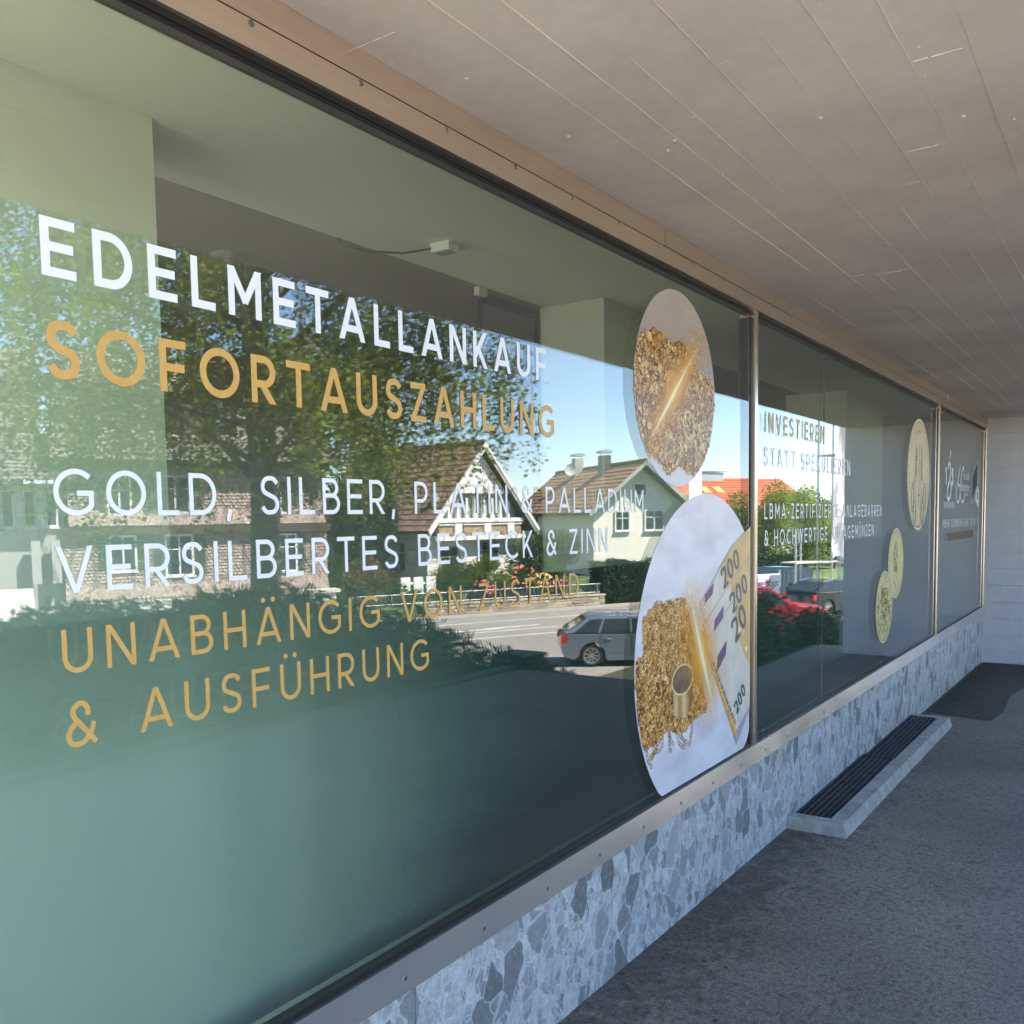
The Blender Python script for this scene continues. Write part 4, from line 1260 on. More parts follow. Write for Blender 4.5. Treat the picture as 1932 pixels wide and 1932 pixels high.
for ch in range(9):       # loose chain ends at the foot
    x, z = rs.uniform(2.66, 3.05), rs.uniform(0.70, 0.74); a = rs.uniform(-2.4, -0.6)
    for q in range(rs.randint(5, 9)):
        link_poly(mb, x, z, .011, .0075, a + (q % 2) * .6, .0028, -0.00285 - 0.00002 * q, rs.choice([0, 1, 2]), 10)
        x += .015 * math.cos(a); z += .015 * math.sin(a); a += rs.uniform(-.6, .6)
mb.build('printed_chain', GOLDS, d2, fix=False)
# ring
mb = MB()
for i in range(30):
    t = 2 * math.pi * i / 30; t2 = 2 * math.pi * (i + 1) / 30
    top = lambda t_: (2.955 + .088 * math.cos(t_), .885 + .052 * math.sin(t_))
    if math.sin(t) < 0.05 or math.sin(t2) < 0.05:
        a_, b_ = top(t), top(t2)
        mb.poly([(a_[0], -0.0031, a_[1]), (b_[0], -0.0031, b_[1]), (2.955 + (b_[0] - 2.955) * .93, -0.0031, b_[1] - .085), (2.955 + (a_[0] - 2.955) * .93, -0.0031, a_[1] - .085)], 0)

m_, nt_, p_ = new_mat('print_ring_metal')
tc_ = nt_.nodes.new("ShaderNodeTexCoord"); sp_ = nt_.nodes.new("ShaderNodeSeparateXYZ"); nt_.links.new(tc_.outputs['Object'], sp_.inputs[0])
nz_ = nt_.nodes.new("ShaderNodeTexNoise"); nz_.inputs['Scale'].default_value = 45; nt_.links.new(tc_.outputs['Object'], nz_.inputs['Vector'])
ml_ = nt_.nodes.new("ShaderNodeMath"); ml_.operation = 'MULTIPLY_ADD'; ml_.inputs[1].default_value = 0.03; nt_.links.new(nz_.outputs[0], ml_.inputs[0]); nt_.links.new(sp_.outputs[0], ml_.inputs[2])
mr_ = nt_.nodes.new("ShaderNodeMapRange"); mr_.inputs['From Min'].default_value = -0.31; mr_.inputs['From Max'].default_value = -0.11; nt_.links.new(ml_.outputs[0], mr_.inputs['Value'])
rp_ = nt_.nodes.new("ShaderNodeValToRGB")
for pos, col in ((0.25, (0.75, 0.52, 0.22, 1)), (0.42, (0.42, 0.22, 0.06, 1)), (0.6, (0.80, 0.58, 0.28, 1)), (0.8, (0.34, 0.16, 0.04, 1))):
    rp_.color_ramp.elements.new(pos).color = col
rp_.color_ramp.elements[0].color = (0.20, 0.09, 0.02, 1); rp_.color_ramp.elements[-1].color = (0.14, 0.06, 0.015, 1)
nt_.links.new(mr_.outputs[0], rp_.inputs[0]); nt_.links.new(rp_.outputs[0], p_.inputs['Base Color']); p_.inputs['Roughness'].default_value = 0.3
mb.build('printed_ring', m_, d2, fix=False)
mb = MB(); mb.poly([(2.955 + .088 * math.cos(2 * math.pi * i / 30), -0.0032, .885 + .052 * math.sin(2 * math.pi * i / 30)) for i in range(30)])
mb.build('printed_ring_inside', mat('print_ring_inside', (0.20, 0.13, 0.08), 0.3, 0.5, 18), d2, fix=False)
mb = MB(); link_poly(mb, 2.955, .885, .091, .055, 0, .007, -0.0033, 3, 30); mb.build('printed_ring_rim', GOLDS, d2, fix=False)
# banknotes
M_NOTE = mat('print_note', (0.70, 0.63, 0.54), 0.3, 0.10, 14)
M_NOTEO = mat('print_note_ochre', (0.66, 0.43, 0.17), 0.3, 0.2, 10)
M_NOTEE = mat('print_note_edge', (0.78, 0.42, 0.08), 0.3, 0.3, 25)
M_INK = mat('print_ink', (0.10, 0.11, 0.14), 0.3, 0.1)
M_INKG = mat('print_ink_green', (0.03, 0.09, 0.09), 0.3, 0.1)
M_FLAG = mat('print_flag', (0.12, 0.07, 0.20), 0.3, 0.35, 20)
def cl(p):
    return (min(p[0], XC), max(p[1], ZC))
def clip_half(poly, axis, lim, keep_less):
    out = []
    for i in range(len(poly)):
        p, q = poly[i], poly[(i + 1) % len(poly)]
        fp = (p[axis] <= lim) == keep_less; fq = (q[axis] <= lim) == keep_less
        if fp: out.append(p)
        if fp != fq:
            t = (lim - p[axis]) / (q[axis] - p[axis]); out.append((p[0] + (q[0] - p[0]) * t, p[1] + (q[1] - p[1]) * t))
    return out
def flat(name, pts, y, m, root=d2):
    pts = clip_half(pts, 0, XC, True)
    if len(pts) < 3: return None
    mb = MB(); mb.poly([(x, y, z) for x, z in pts]); return mb.build(name, m, root, fix=False)
# stacked edges (golden) then three fanned notes, each lower one further front
flat('note_stack', [(3.115, 1.02), (3.46, .585), (3.475, .605), (3.15, 1.04)], -0.0030, M_NOTEE)
notes = [((3.11, 1.135), (3.42, 1.335), (3.80, 1.47), (3.80, .9), (3.20, 1.00)),
         ((3.14, 1.055), (3.45, 1.215), (3.80, 1.37), (3.80, .8), (3.25, .94)),
         ((3.15, .985), (3.26, 1.035), (3.80, 1.30), (3.80, .78), (3.46, .595))]
M_PSHADE = mat('print_soft_shadow', (0.40, 0.36, 0.42), 0.3, 0.1)
flat('note_shadow', [(3.44, .585), (3.475, .545), (3.80, .80), (3.80, .9), (3.47, .60)], -0.0031, M_PSHADE)
for i, nt_ in enumerate(notes):
    flat('note', list(nt_), -0.0033 - .0002 * i, M_NOTE)
for a_, b_ in (((3.14, 1.055), (3.45, 1.215)), ((3.45, 1.215), (3.80, 1.37)), ((3.15, .985), (3.26, 1.035)), ((3.26, 1.035), (3.80, 1.30))):
    flat('note_line', [a_, b_, (b_[0], b_[1] + .005), (a_[0] , a_[1] + .005)], -0.00405, M_PSHADE)
flat('note_edge', [(3.145, .985), (3.165, .965), (3.475, .60), (3.455, .575)], -0.0040, M_NOTEE)
flat('note_ochre', [(3.30, 1.26), (3.42, 1.335), (3.80, 1.47), (3.80, 1.33), (3.36, 1.17)], -0.00335, M_NOTEO)
flat('note_ochre', [(3.40, 1.19), (3.45, 1.215), (3.80, 1.37), (3.80, 1.2), (3.44, 1.11)], -0.00355, M_NOTEO)
flat('note_ochre', [(3.45, 1.12), (3.80, 1.30), (3.80, .80), (3.62, .84), (3.56, .89), (3.50, .96), (3.46, 1.04)], -0.00375, M_NOTEO)
flat('flag', [(3.145, 1.13), (3.225, 1.165), (3.235, 1.205), (3.155, 1.165)], -0.0042, M_FLAG)
flat('flag', [(3.235, 1.02), (3.325, 1.065), (3.335, 1.112), (3.245, 1.065)], -0.0042, M_FLAG)
flat('flag', [(3.265, .865), (3.355, .92), (3.365, .975), (3.27, .925)], -0.0042, M_FLAG)
def rot_text(text, ox, oz, cap, w, ang, m, width, shear=0.0):
    """lettering on a tilted note, cut at the edge of the pane"""
    ca, sa = math.cos(ang), math.sin(ang); x = 0
    for c in text:
        groups, W = letter_polys(c, w)
        mb = MB()
        for gi, g in enumerate(groups):
            for q in g:
                pts = [(ox + (x + u * cap * width) * ca - v * cap * sa + shear * v * cap, oz + (x + u * cap * width) * sa + v * cap * ca) for u, v in q]
                pts = clip_half(pts, 0, XC, True)
                if len(pts) >= 3:
                    mb.poly([(p[0], -0.0043 - .0001 * gi, p[1]) for p in pts])
        if mb.v: mb.build('digit', m, d2, fix=False)
        x += (W + 0.12) * cap * width
rot_text('200', 3.335, 1.168, .085, .17, math.radians(27), M_INK, 1.1)
rot_text('200', 3.425, 1.065, .085, .17, math.radians(27), M_INK, 1.1)
rot_text('20', 3.455, .945, .105, .17, math.radians(30), M_INK, 1.1)
rot_text('200', 3.475, .660, .062, .2, math.radians(38), M_INKG, 1.0)
for k_ in range(34):   # fine printing along the note edge
    t = k_ / 34; x, z = 3.215 + t * .245, .905 - t * .285
    flat('print_tick', [(x, z), (x + .012, z + .004), (x + .011, z + .010 + .003 * (k_ % 3)), (x - .001, z + .006)], -0.0042, M_INK) if k_ % 4 != 3 else None
for k_ in range(18):
    t = k_ / 18; x, z = 3.20 + t * .24, .93 - t * .31
    flat('edge_line', [(x, z), (x + .022, z + .010), (x + .0215, z + .014), (x, z + .004)], -0.0044, GOLDS[2]) if k_ % 1 == 0 else None
for sx, sz, col in ((3.545, .985, M_NOTE), (3.575, .915, M_SPARK), (3.50, 1.0, M_SPARK)):
    st_ = []
    for i in range(10):
        r_ = .022 if i % 2 == 0 else .009
        t = math.pi / 2 + i * math.pi / 5; st_.append((sx + r_ * math.cos(t), sz + r_ * math.sin(t)))
    mb = MB(); c0 = (sx, -0.0042, sz)
    for i in range(10):
        a_, b_ = st_[i], st_[(i + 1) % 10]; mb.poly([c0, (a_[0], -0.0042, a_[1]), (b_[0], -0.0042, b_[1])])
    mb.build('star', col, d2, fix=False)
g0, g1_ = (2.98 - C2[0], 1.24 - C2[1]), (3.26 - C2[0], .66 - C2[1])
mb = MB(); mb.poly(disc_poly(*C2, R2 * .98, 80, XC, ZC, y=-0.0050)); mb.build('printed_glow', glow_mat('glow_wide_b', (1.0, 0.46, 0.04), g0, g1_, 0.26, 2.4, 1.15), d2, fix=False)
mb = MB(); mb.poly(disc_poly(*C2, R2 * .98, 80, XC, ZC, y=-0.0053)); mb.build('printed_glow', glow_mat('glow_core_b', (1.0, 0.90, 0.55), g0, g1_, 0.035, 2.0, 1.5), d2, fix=False)
mb = MB(); rs = random.Random(4)
for i in range(230):
    x, z = rs.gauss(3.02, .11), rs.gauss(1.22, .10)
    if i > 150: x, z = rs.gauss(3.15, .08), rs.gauss(.66, .05)
    if (x - C2[0]) ** 2 + (z - C2[1]) ** 2 < (R2 * .95) ** 2 and z > ZC + .02:
        nugget(mb, x, z, rs.uniform(.0015, .0035), 0, -0.0056, 0, 5)
mb.build('printed_sparks', M_SPARK, d2, fix=False)

# ------------------------------------------------------------------ coin prints
M_COIN = mat('print_coin_pale', (0.64, 0.52, 0.30), 0.45, 0.12, 9, coat=0.0)
M_COIN2 = mat('print_coin_yellow', (0.60, 0.52, 0.21), 0.45, 0.12, 9)
M_CLINE = mat('print_coin_line', (0.17, 0.12, 0.07), 0.5, 0.2)
M_CSHADE = mat('print_coin_shade', (0.40, 0.31, 0.18), 0.5, 0.2, 20)
M_CRIM = mat('print_coin_rim', (0.80, 0.70, 0.48), 0.4, 0.1)
def coin(cx, cz, r, m, lab, y):
    t = thing('coin_print', (cx, 0, cz), lab, 'window print')
    mb = MB(); mb.poly(disc_poly(cx, cz, r, 72, y=y)); mb.build('disc', m, t, fix=False)
    mb = MB(); link_poly(mb, cx, cz, r, r, 0, r * .03, y - .0002, 0, 60); mb.build('rim', M_CRIM, t, fix=False)
    mb = MB(); link_poly(mb, cx, cz, r * .955, r * .955, 0, r * .015, y - .0003, 0, 60); mb.build('rim_line', M_CLINE, t, fix=False)
    return t
def strokes(t, cx, cz, r, lines, w, y, m=M_CLINE, name='engraving'):
    mb = MB()
    for li, ln in enumerate(lines):
        for q in ribbon([(cx + u * r, cz + v * r) for u, v in ln], w * r):
            mb.poly([(p[0], y - .00002 * li, p[1]) for p in q])
    mb.build(name, m, t, fix=False)
c = coin(6.998, 1.716, .388, M_COIN, 'largest gold coin print showing a fan of musical instruments', -0.0012)
L = [[(0, .55), (0, -.62)], [(.015, .3), (.015, -.5)], _arc(0, .72, .12, .06, 20, 160, 10)]
for s in (-1, 1):
    for k_, (bx, bz, tx, tz, sc) in enumerate([(.52, -.40, .20, .06, 1), (.36, -.66, .16, -.02, .9), (.62, -.28, .30, .10, .8)]):
        if k_ == 2: continue
        L.append([(s * tx, tz), (s * (bx - .1), bz + .28)])
        L.append([(s * (bx + u * .11), bz + v * .26) for u, v in _arc(0, 0, 1, 1, 0, 360, 22)])
        L.append([(s * (bx + u * .085), bz + .0 + v * .20) for u, v in _arc(0, 0, 1, 1, 0, 360, 18)])
L.append([(u * .22, -.70 + v * .24) for u, v in _arc(0, 0, 1, 1, 180, 360, 18)])
L.append([(-.22, -.70), (-.19, -.45), (-.1, -.36), (.1, -.36), (.19, -.45), (.22, -.70)])
L += [[(-.30, .52), (-.30, .1), (-.34, 0), (-.30, -.1), (-.45, -.2)], [(-.24, .44), (-.22, .12), (-.27, 0)], [(-.24 + u * .07, .36 + v * .1) for u, v in _arc(0, 0, 1, 1, 0, 360, 14)]]
L += [[(-.33, .30 - .06 * k_), (-.20, .32 - .06 * k_)] for k_ in range(6)]
strokes(c, 6.998, 1.716, .388, L, .022, -0.0018)
mb = MB(); mb.poly([(6.998 + u * .388, -0.0016, 1.716 + v * .388) for u, v in [(.14, .58), (.28, .46), (.30, .1), (.36, .05), (.30, -.12), (.16, -.1), (.12, .2)]]); mb.build('engraving', M_CSHADE, c, fix=False)
rs = random.Random(3)
L = []
for i in range(26):
    ang = math.radians(210 - i * 9.6); q = .80
    x, z = q * math.cos(ang), q * math.sin(ang)
    L.append(_spl([(x * .95, z * .95), (x * 1.0 + rs.uniform(-.02, .02), z + rs.uniform(-.02, .02)), (x * 1.07, z * 1.07)], 3))
    if i % 2: L.append(_spl([(x * 1.06, z * 1.06), (x * 1.05 + .04 * math.sin(ang), z * 1.05 - .04 * math.cos(ang))], 2))
strokes(c, 6.998, 1.716, .388, L, .018, -0.0017, M_CSHADE, 'marginal_marks')
rs = random.Random(8)
c = coin(6.309, 1.128, .2245, M_COIN2, 'middle sized gold coin print with a relief figure, touching the lowest coin', -0.0012)
L = [_spl([(-.18, .55), (-.30, .3), (-.28, 0), (-.22, -.2), (-.25, -.5), (-.05, -.62), (.1, -.78)]), _spl([(.02, .62), (.12, .4), (.16, .2)]), _spl([(-.1, .5), (.0, .3), (-.05, .05), (.12, -.1), (.16, -.3)]), _spl([(-.2, -.05), (0, -.2), (.05, -.45)])]
for k_ in range(26):
    x, z = rs.uniform(-.24, .12), rs.uniform(-.25, .58); a = rs.uniform(0, 6.28)
    L.append(_spl([(x, z), (x + .06 * math.cos(a), z + .06 * math.sin(a)), (x + .10 * math.cos(a + .8), z + .10 * math.sin(a + .8))], 3))
strokes(c, 6.309, 1.128, .2245, L, .035, -0.0018)
L = [[(.87 * math.cos(t), .87 * math.sin(t)), (.93 * math.cos(t + .02), .93 * math.sin(t + .02))] for t in [i * 2 * math.pi / 48 for i in range(48)]]
strokes(c, 6.309, 1.128, .2245, L, .03, -0.0019, M_CSHADE, 'beading')
c = coin(5.988, .873, .223, M_COIN2, 'lowest gold coin print with dense heraldic relief, overlapping its neighbour', -0.0030)
L = []
for k_ in range(90):
    q = math.sqrt(rs.random()) * .78; t = rs.uniform(0, 6.28); x, z = q * math.cos(t), q * math.sin(t); a = rs.uniform(0, 6.28)
    L.append(_spl([(x, z), (x + .06 * math.cos(a), z + .06 * math.sin(a)), (x + .11 * math.cos(a + .9), z + .11 * math.sin(a + .9))], 3))
L += [[(-.28, .5), (.28, .5), (.3, 0), (0, -.4), (-.3, 0), (-.28, .5)], [(0, .5), (0, -.38)], [(-.3, .1), (.3, .1)]]
strokes(c, 5.988, .873, .223, L, .035, -0.0036)
L = [[(.87 * math.cos(t), .87 * math.sin(t)), (.93 * math.cos(t + .02), .93 * math.sin(t + .02))] for t in [i * 2 * math.pi / 48 for i in range(48)]]
strokes(c, 5.988, .873, .223, L, .03, -0.0038, M_CSHADE, 'beading')
# ================================================================== the street opposite (seen in the glass)
# ------------------------------------------------------------------ foliage
def leaf_mesh(name, pts, size, m, parent, base, droop=0.3, seed=0, asp=0.6):
    """one leaf-shaped quad per point"""
    g_ = np.random.default_rng(seed)
    P = np.asarray(pts, float) - np.asarray(base, float)
    n = len(P)
    d = g_.normal(size=(n, 3)); d[:, 2] -= droop
    d /= np.linalg.norm(d, axis=1)[:, None]
    s_ = g_.normal(size=(n, 3)); s_ -= d * (s_ * d).sum(1)[:, None]; s_ /= np.linalg.norm(s_, axis=1)[:, None]
    L_ = (size * g_.uniform(0.6, 1.35, n))[:, None]
    V = np.empty((n, 4, 3))
    V[:, 0] = P; V[:, 1] = P + d * L_ * 0.5 + s_ * L_ * asp * 0.5; V[:, 2] = P + d * L_; V[:, 3] = P + d * L_ * 0.5 - s_ * L_ * asp * 0.5
    me = bpy.data.meshes.new(name)
    me.vertices.add(4 * n); me.loops.add(4 * n); me.polygons.add(n)
    me.vertices.foreach_set('co', V.reshape(-1)); me.loops.foreach_set('vertex_index', np.arange(4 * n, dtype=np.int32))
    me.polygons.foreach_set('loop_start', np.arange(0, 4 * n, 4, dtype=np.int32))
    me.update(calc_edges=True)
    me.materials.append(m)
    o = bpy.data.objects.new(name, me); COL.objects.link(o); o.parent = parent
    return o

def blob_points(centers, n, seed, shell=0.55):
    """points near the surface of many ellipsoid clumps: (x,y,z,rx,ry,rz)"""
    g_ = np.random.default_rng(seed)
    C_ = np.array(centers, float)
    w_ = (C_[:, 3] * C_[:, 4] * C_[:, 5]) ** (2 / 3); w_ /= w_.sum()
    idx = g_.choice(len(C_), n, p=w_)
    d = g_.normal(size=(n, 3)); d /= np.linalg.norm(d, axis=1)[:, None]
    r = shell + (1 - shell) * g_.random(n) ** 0.6
    r *= 1 + 0.12 * g_.normal(size=n)
    return C_[idx, :3] + d * C_[idx, 3:] * r[:, None]

def clumps(cx, cy, cz, rx, ry, rz, k, seed, cr=(0.3, 0.5)):
    g_ = random.Random(seed); out = []
    for _ in range(k):
        while True:
            u, v, w_ = g_.uniform(-1, 1), g_.uniform(-1, 1), g_.uniform(-1, 1)
            if 0.15 < u * u + v * v + w_ * w_ < 1: break
        s_ = g_.uniform(*cr)
        out.append((cx + u * rx * .8, cy + v * ry * .8, cz + w_ * rz * .8, rx * s_, ry * s_, rz * s_))
    return out

M_BARK = mat('grey_bark', (0.16, 0.14, 0.12), 0.9, 0.35, 7, 0.8, 25)
M_LBIRCH = leaf_mat('birch_leaves', (0.035, 0.065, 0.012), (0.235, 0.30, 0.05), 0.42)
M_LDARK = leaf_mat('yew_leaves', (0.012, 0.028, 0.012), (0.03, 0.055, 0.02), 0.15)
M_LMID = leaf_mat('garden_leaves', (0.04, 0.08, 0.015), (0.10, 0.15, 0.03), 0.3)
M_LLIME = leaf_mat('lime_leaves', (0.09, 0.14, 0.02), (0.22, 0.27, 0.05), 0.4)
M_LRED = leaf_mat('russet_leaves', (0.07, 0.09, 0.02), (0.26, 0.13, 0.04), 0.3)

def shrub(name, a, b, z0, ra, rz, m, n, size, label, seed, k=14, cat='shrub', stem=True, rb=None, frame=ST, cr=(0.3, 0.5), group=None):
    base = frame(a, b, z0)
    t = thing(name, base, label, cat, group)
    rb = rb or ra
    cl_ = clumps(base[0], base[1], z0 + rz, (ra + rb) / 2 if frame is ST else ra, (ra + rb) / 2 if frame is ST else rb, rz, k, seed, cr)
    leaf_mesh('foliage', blob_points(cl_, n, seed + 1), size, m, t, base, 0.0, seed + 2)
    if stem:
        mb = MB()
        for q in range(4):
            ang = q * 1.6 + seed
            mb.tube([(base[0], base[1], z0 - .05), (base[0] + .3 * ra * math.cos(ang), base[1] + .3 * ra * math.sin(ang), z0 + rz * .6), (base[0] + .6 * ra * math.cos(ang), base[1] + .6 * ra * math.sin(ang), z0 + rz * 1.2)], [.05, .03, .012], 6)
        mb.build('stem', M_BARK, t)
    return t

def hedge(name, a0, a1, b0, b1, z0, z1, m, n, size, label, seed, frame=ST, wob=0.1, cat='hedge'):
    base = frame((a0 + a1) / 2, (b0 + b1) / 2, z0)
    t = thing(name, base, label, cat)
    g_ = np.random.default_rng(seed)
    face = g_.integers(0, 5, n)
    u = g_.random((n, 3))
    d = 0.10 * np.abs(g_.normal(size=n))
    u[:, 1] = np.where(face == 0, d, u[:, 1]); u[:, 1] = np.where(face == 1, d, u[:, 1])
    u[:, 2] = np.where((face == 2) | (face == 3), 1 - d, u[:, 2])
    u[:, 0] = np.where(face == 4, np.where(g_.random(n) < .5, d * .3, 1 - d * .3), u[:, 0])
    A_ = a0 + u[:, 0] * (a1 - a0); B_ = b0 + u[:, 1] * (b1 - b0)
    Z_ = z0 + u[:, 2] * (z1 - z0) * (1 + wob * np.sin(A_ * 2.1 + seed) * .5 + wob * .5 * np.sin(A_ * 5.3))
    P = np.array([frame(x, y, z) for x, y, z in zip(A_, B_, Z_)])
    leaf_mesh('foliage', P, size, m, t, base, 0.0, seed + 1)
    mb = MB(); mb.box(a0 + .15, a1 - .15, b0 + .15, b1 - .1, z0, z0 + (z1 - z0) * .86, T=frame); mb.build('twig_core', mat('hedge_core', (0.02, 0.028, 0.012), 0.95), t)
    return t

# ---- weeping birch on the bank
def birch():
    base = (10.55, -11.1, -2.79)
    t = thing('birch_tree', base, 'tall weeping birch with hanging leafy branches reflected in the left pane', 'tree')
    g_ = random.Random(21)
    mb = MB()
    tr = [Vector((10.60, -11.1, -2.85)), Vector((10.62, -11.08, -.5)), Vector((10.70, -11.05, 2.0)), Vector((10.62, -11.1, 4.2)), Vector((10.5, -11.0, 7.0)), Vector((10.6, -11.1, 10.0)), Vector((10.6, -11.1, 13.0))]
    mb.tube(tr, [.34, .27, .255, .22, .16, .10, .03], 12)
    limb_ends = []
    limbs = MB(); pts_leaf = []
    cr = Vector((10.6, -11.1, 0))
    for k in range(46):
        z0 = 1.7 + 9.0 * (k / 46.0)
        ang = k * 2.399 + g_.uniform(-.3, .3)
        reach = g_.uniform(0.6, 1.0) * (5.6 if z0 < 8 else 5.6 - (z0 - 8) * .7)
        p0 = Vector((10.58, -11.08, z0))
        d = Vector((math.cos(ang), math.sin(ang), 0))
        rise = g_.uniform(.6, 1.8)
        p1 = p0 + d * reach * .4 + Vector((0, 0, rise)); p2 = p0 + d * reach * .75 + Vector((0, 0, rise * 1.25)); p3 = p0 + d * reach + Vector((0, 0, rise * .9))
        limbs.tube([p0, p1, p2, p3], [.075, .05, .028, .012], 6)
        limb = [p0, p1, p2, p3]
        for s_ in range(44):
            q = g_.uniform(.22, 1.0) * 3
            i = min(2, int(q)); f_ = q - i
            a = limb[i].lerp(limb[i + 1], f_)
            a = a + Vector((g_.gauss(0, .35), g_.gauss(0, .35), g_.gauss(.1, .2)))
            ln = g_.uniform(.7, 2.6)
            # hanging twig
            dx, dy = g_.gauss(0, .12), g_.gauss(0, .12)
            nl = int(ln * 44)
            for l_ in range(nl):
                f2 = l_ / nl
                pts_leaf.append((a.x + dx * f2 * ln + g_.gauss(0, .09), a.y + dy * f2 * ln + g_.gauss(0, .09), a.z - ln * f2 * (0.6 + .4 * f2) + g_.gauss(0, .05)))
            if s_ % 3 == 0:
                limbs.tube([a, a + Vector((dx * ln * .5, dy * ln * .5, -ln * .45)), a + Vector((dx * ln, dy * ln, -ln))], [.010, .006, .003], 3)
    mb.build('trunk', M_BARK, t, smooth=True)
    limbs.build('branches', M_BARK, t, fix=False)
    P = np.array(pts_leaf)
    # keep the low middle open so that the house shows below the crown
    dxy = np.hypot(P[:, 0] - 10.6, P[:, 1] + 11.1)
    lim = 1.9 - 0.12 * dxy + 0.8 * np.sin(np.arctan2(P[:, 1] + 11.1, P[:, 0] - 10.6) * 3 + 1.0)
    P = P[P[:, 2] > lim]
    leaf_mesh('crown', P, 0.08, M_LBIRCH, t, base, 0.5, 5, 0.7)
    return t
birch()

# ---- spreading juniper on the bank behind the kerb, in the shade of the building
def XY(x, y, z): return (x, y, z)
base = (5.2, -5.2, 0.0)
t = thing('juniper_bush', base, 'broad dark evergreen bush in shade behind the terrace kerb', 'bush')
cl_ = []
g_ = random.Random(5)
def crest(x):
    pts = [(-2, -.2), (-1, .0), (2, .46), (3.4, .70), (4.4, .90), (5.2, .62), (6.2, .30), (7.5, -.16), (8.9, -.62), (10, -1.1)]
    for (x0, z0), (x1, z1) in zip(pts, pts[1:]):
        if x0 <= x <= x1: return z0 + (z1 - z0) * (x - x0) / (x1 - x0)
    return -.6
def bush_top(x, y):
    return crest(x + (y + 5.5) * -.9 * max(0, min(1, x / 6))) + .05 * (y + 5.5) - (.35 * max(0, y + 4.6)) - .3 * max(0, -y - 6.0)
for k in range(120):
    x = g_.uniform(-1.0, 9.0); y = g_.uniform(-6.6, -4.05)
    cl_.append((x, y, bush_top(x, y) - .27 + g_.uniform(-.05, .05), g_.uniform(.35, .6), g_.uniform(.35, .6), g_.uniform(.2, .3)))
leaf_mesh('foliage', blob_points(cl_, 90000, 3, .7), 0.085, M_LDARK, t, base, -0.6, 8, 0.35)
mb = MB()
def mound(x, y):
    return bush_top(x, y) - .20 if -6.9 < y < -4.0 else -1.6
gx_ = [-1.2 + .4 * i for i in range(26)]; gy_ = [-3.95, -4.2, -4.8, -5.4, -6.0, -6.6, -7.0]
for x0, x1 in zip(gx_, gx_[1:]):
    for y0, y1 in zip(gy_, gy_[1:]):
        mb.poly([(x0, y0, mound(x0, y0)), (x1, y0, mound(x1, y0)), (x1, y1, mound(x1, y1)), (x0, y1, mound(x0, y1))])
mb.build('twig_core', mat('hedge_core', (0.02, 0.028, 0.012), 0.95), t, fix=False)
mb = MB()
for q in range(9):
    x = -.2 + q * .95
    mb.tube([(x, -5.2, -.4), (x + .2, -5.0, .0), (x + .5, -4.8, .2)], [.04, .03, .01], 6)
mb.build('stem', M_BARK, t)
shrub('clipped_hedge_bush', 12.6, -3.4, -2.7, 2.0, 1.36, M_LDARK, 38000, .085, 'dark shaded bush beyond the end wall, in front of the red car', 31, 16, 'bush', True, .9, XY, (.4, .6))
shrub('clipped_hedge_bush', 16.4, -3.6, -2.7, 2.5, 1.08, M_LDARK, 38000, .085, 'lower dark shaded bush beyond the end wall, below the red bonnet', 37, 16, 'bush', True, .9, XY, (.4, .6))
# low concrete block at the corner of the terrace
blk = thing('concrete_kerb_block', (7.8, -3.9, -.1), 'low dark concrete block with a slanted side at the corner of the terrace', 'kerb block')
mb = MB(); mb.prism([(7.92, -2.75), (7.92, -.03), (8.32, -.02), (8.75, -.45), (8.75, -2.75)], -4.35, -3.95, lambda u, v, t_: (u, t_, v)); mb.build('block', M_KERB, blk)
mb = MB(); mb.box(7.90, 8.34, -4.37, -3.93, -.019, .02); mb.build('cap', M_KERB, blk)

# ------------------------------------------------------------------ houses
M_PLASTER = mat('white_plaster', (0.82, 0.76, 0.66), 0.9, 0.05, 1.2, 0.2, 60)
M_PLASTERG = mat('grey_plaster', (0.40, 0.39, 0.37), 0.9, 0.06, 1.2)
M_TILE = mat('brown_roof_tile', (0.20, 0.105, 0.07), 0.75, 0.35, 5, col2=(0.27, 0.17, 0.12))
M_TILE2 = mat('tan_roof_tile', (0.26, 0.135, 0.08), 0.75, 0.3, 5, col2=(0.32, 0.19, 0.12))
M_TILER = mat('red_roof_tile', (0.42, 0.11, 0.05), 0.7, 0.25, 5)
M_TILEG = mat('grey_roof_tile', (0.20, 0.18, 0.15), 0.8, 0.3, 5)
M_BOARDW = mat('white_painted_wood', (0.80, 0.78, 0.73), 0.6, 0.05, 3)
M_WOODD = mat('dark_wood', (0.07, 0.05, 0.035), 0.8, 0.3, 6)
M_GLASSD = mat('house_window_glass', (0.035, 0.045, 0.05), 0.06, 0.2, 1.5)
M_FRAMEW = mat('white_window_frame', (0.78, 0.78, 0.76), 0.5, 0.03)
M_CHIM = mat('chimney_metal', (0.10, 0.10, 0.10), 0.5, 0.2, metal=0.3)
M_SHEET = mat('chimney_cap_sheet', (0.55, 0.55, 0.55), 0.35, 0.1, metal=0.8)

def local(a0, b0, ang):
    """frame at street point (a0,b0) turned by ang; returns f(u, v, z): u to the right in the picture, v away"""
    ca, sa = math.cos(ang), math.sin(ang)
    return lambda u, v, z: ST(a0 + u * ca - v * sa, b0 + u * sa + v * ca, z)

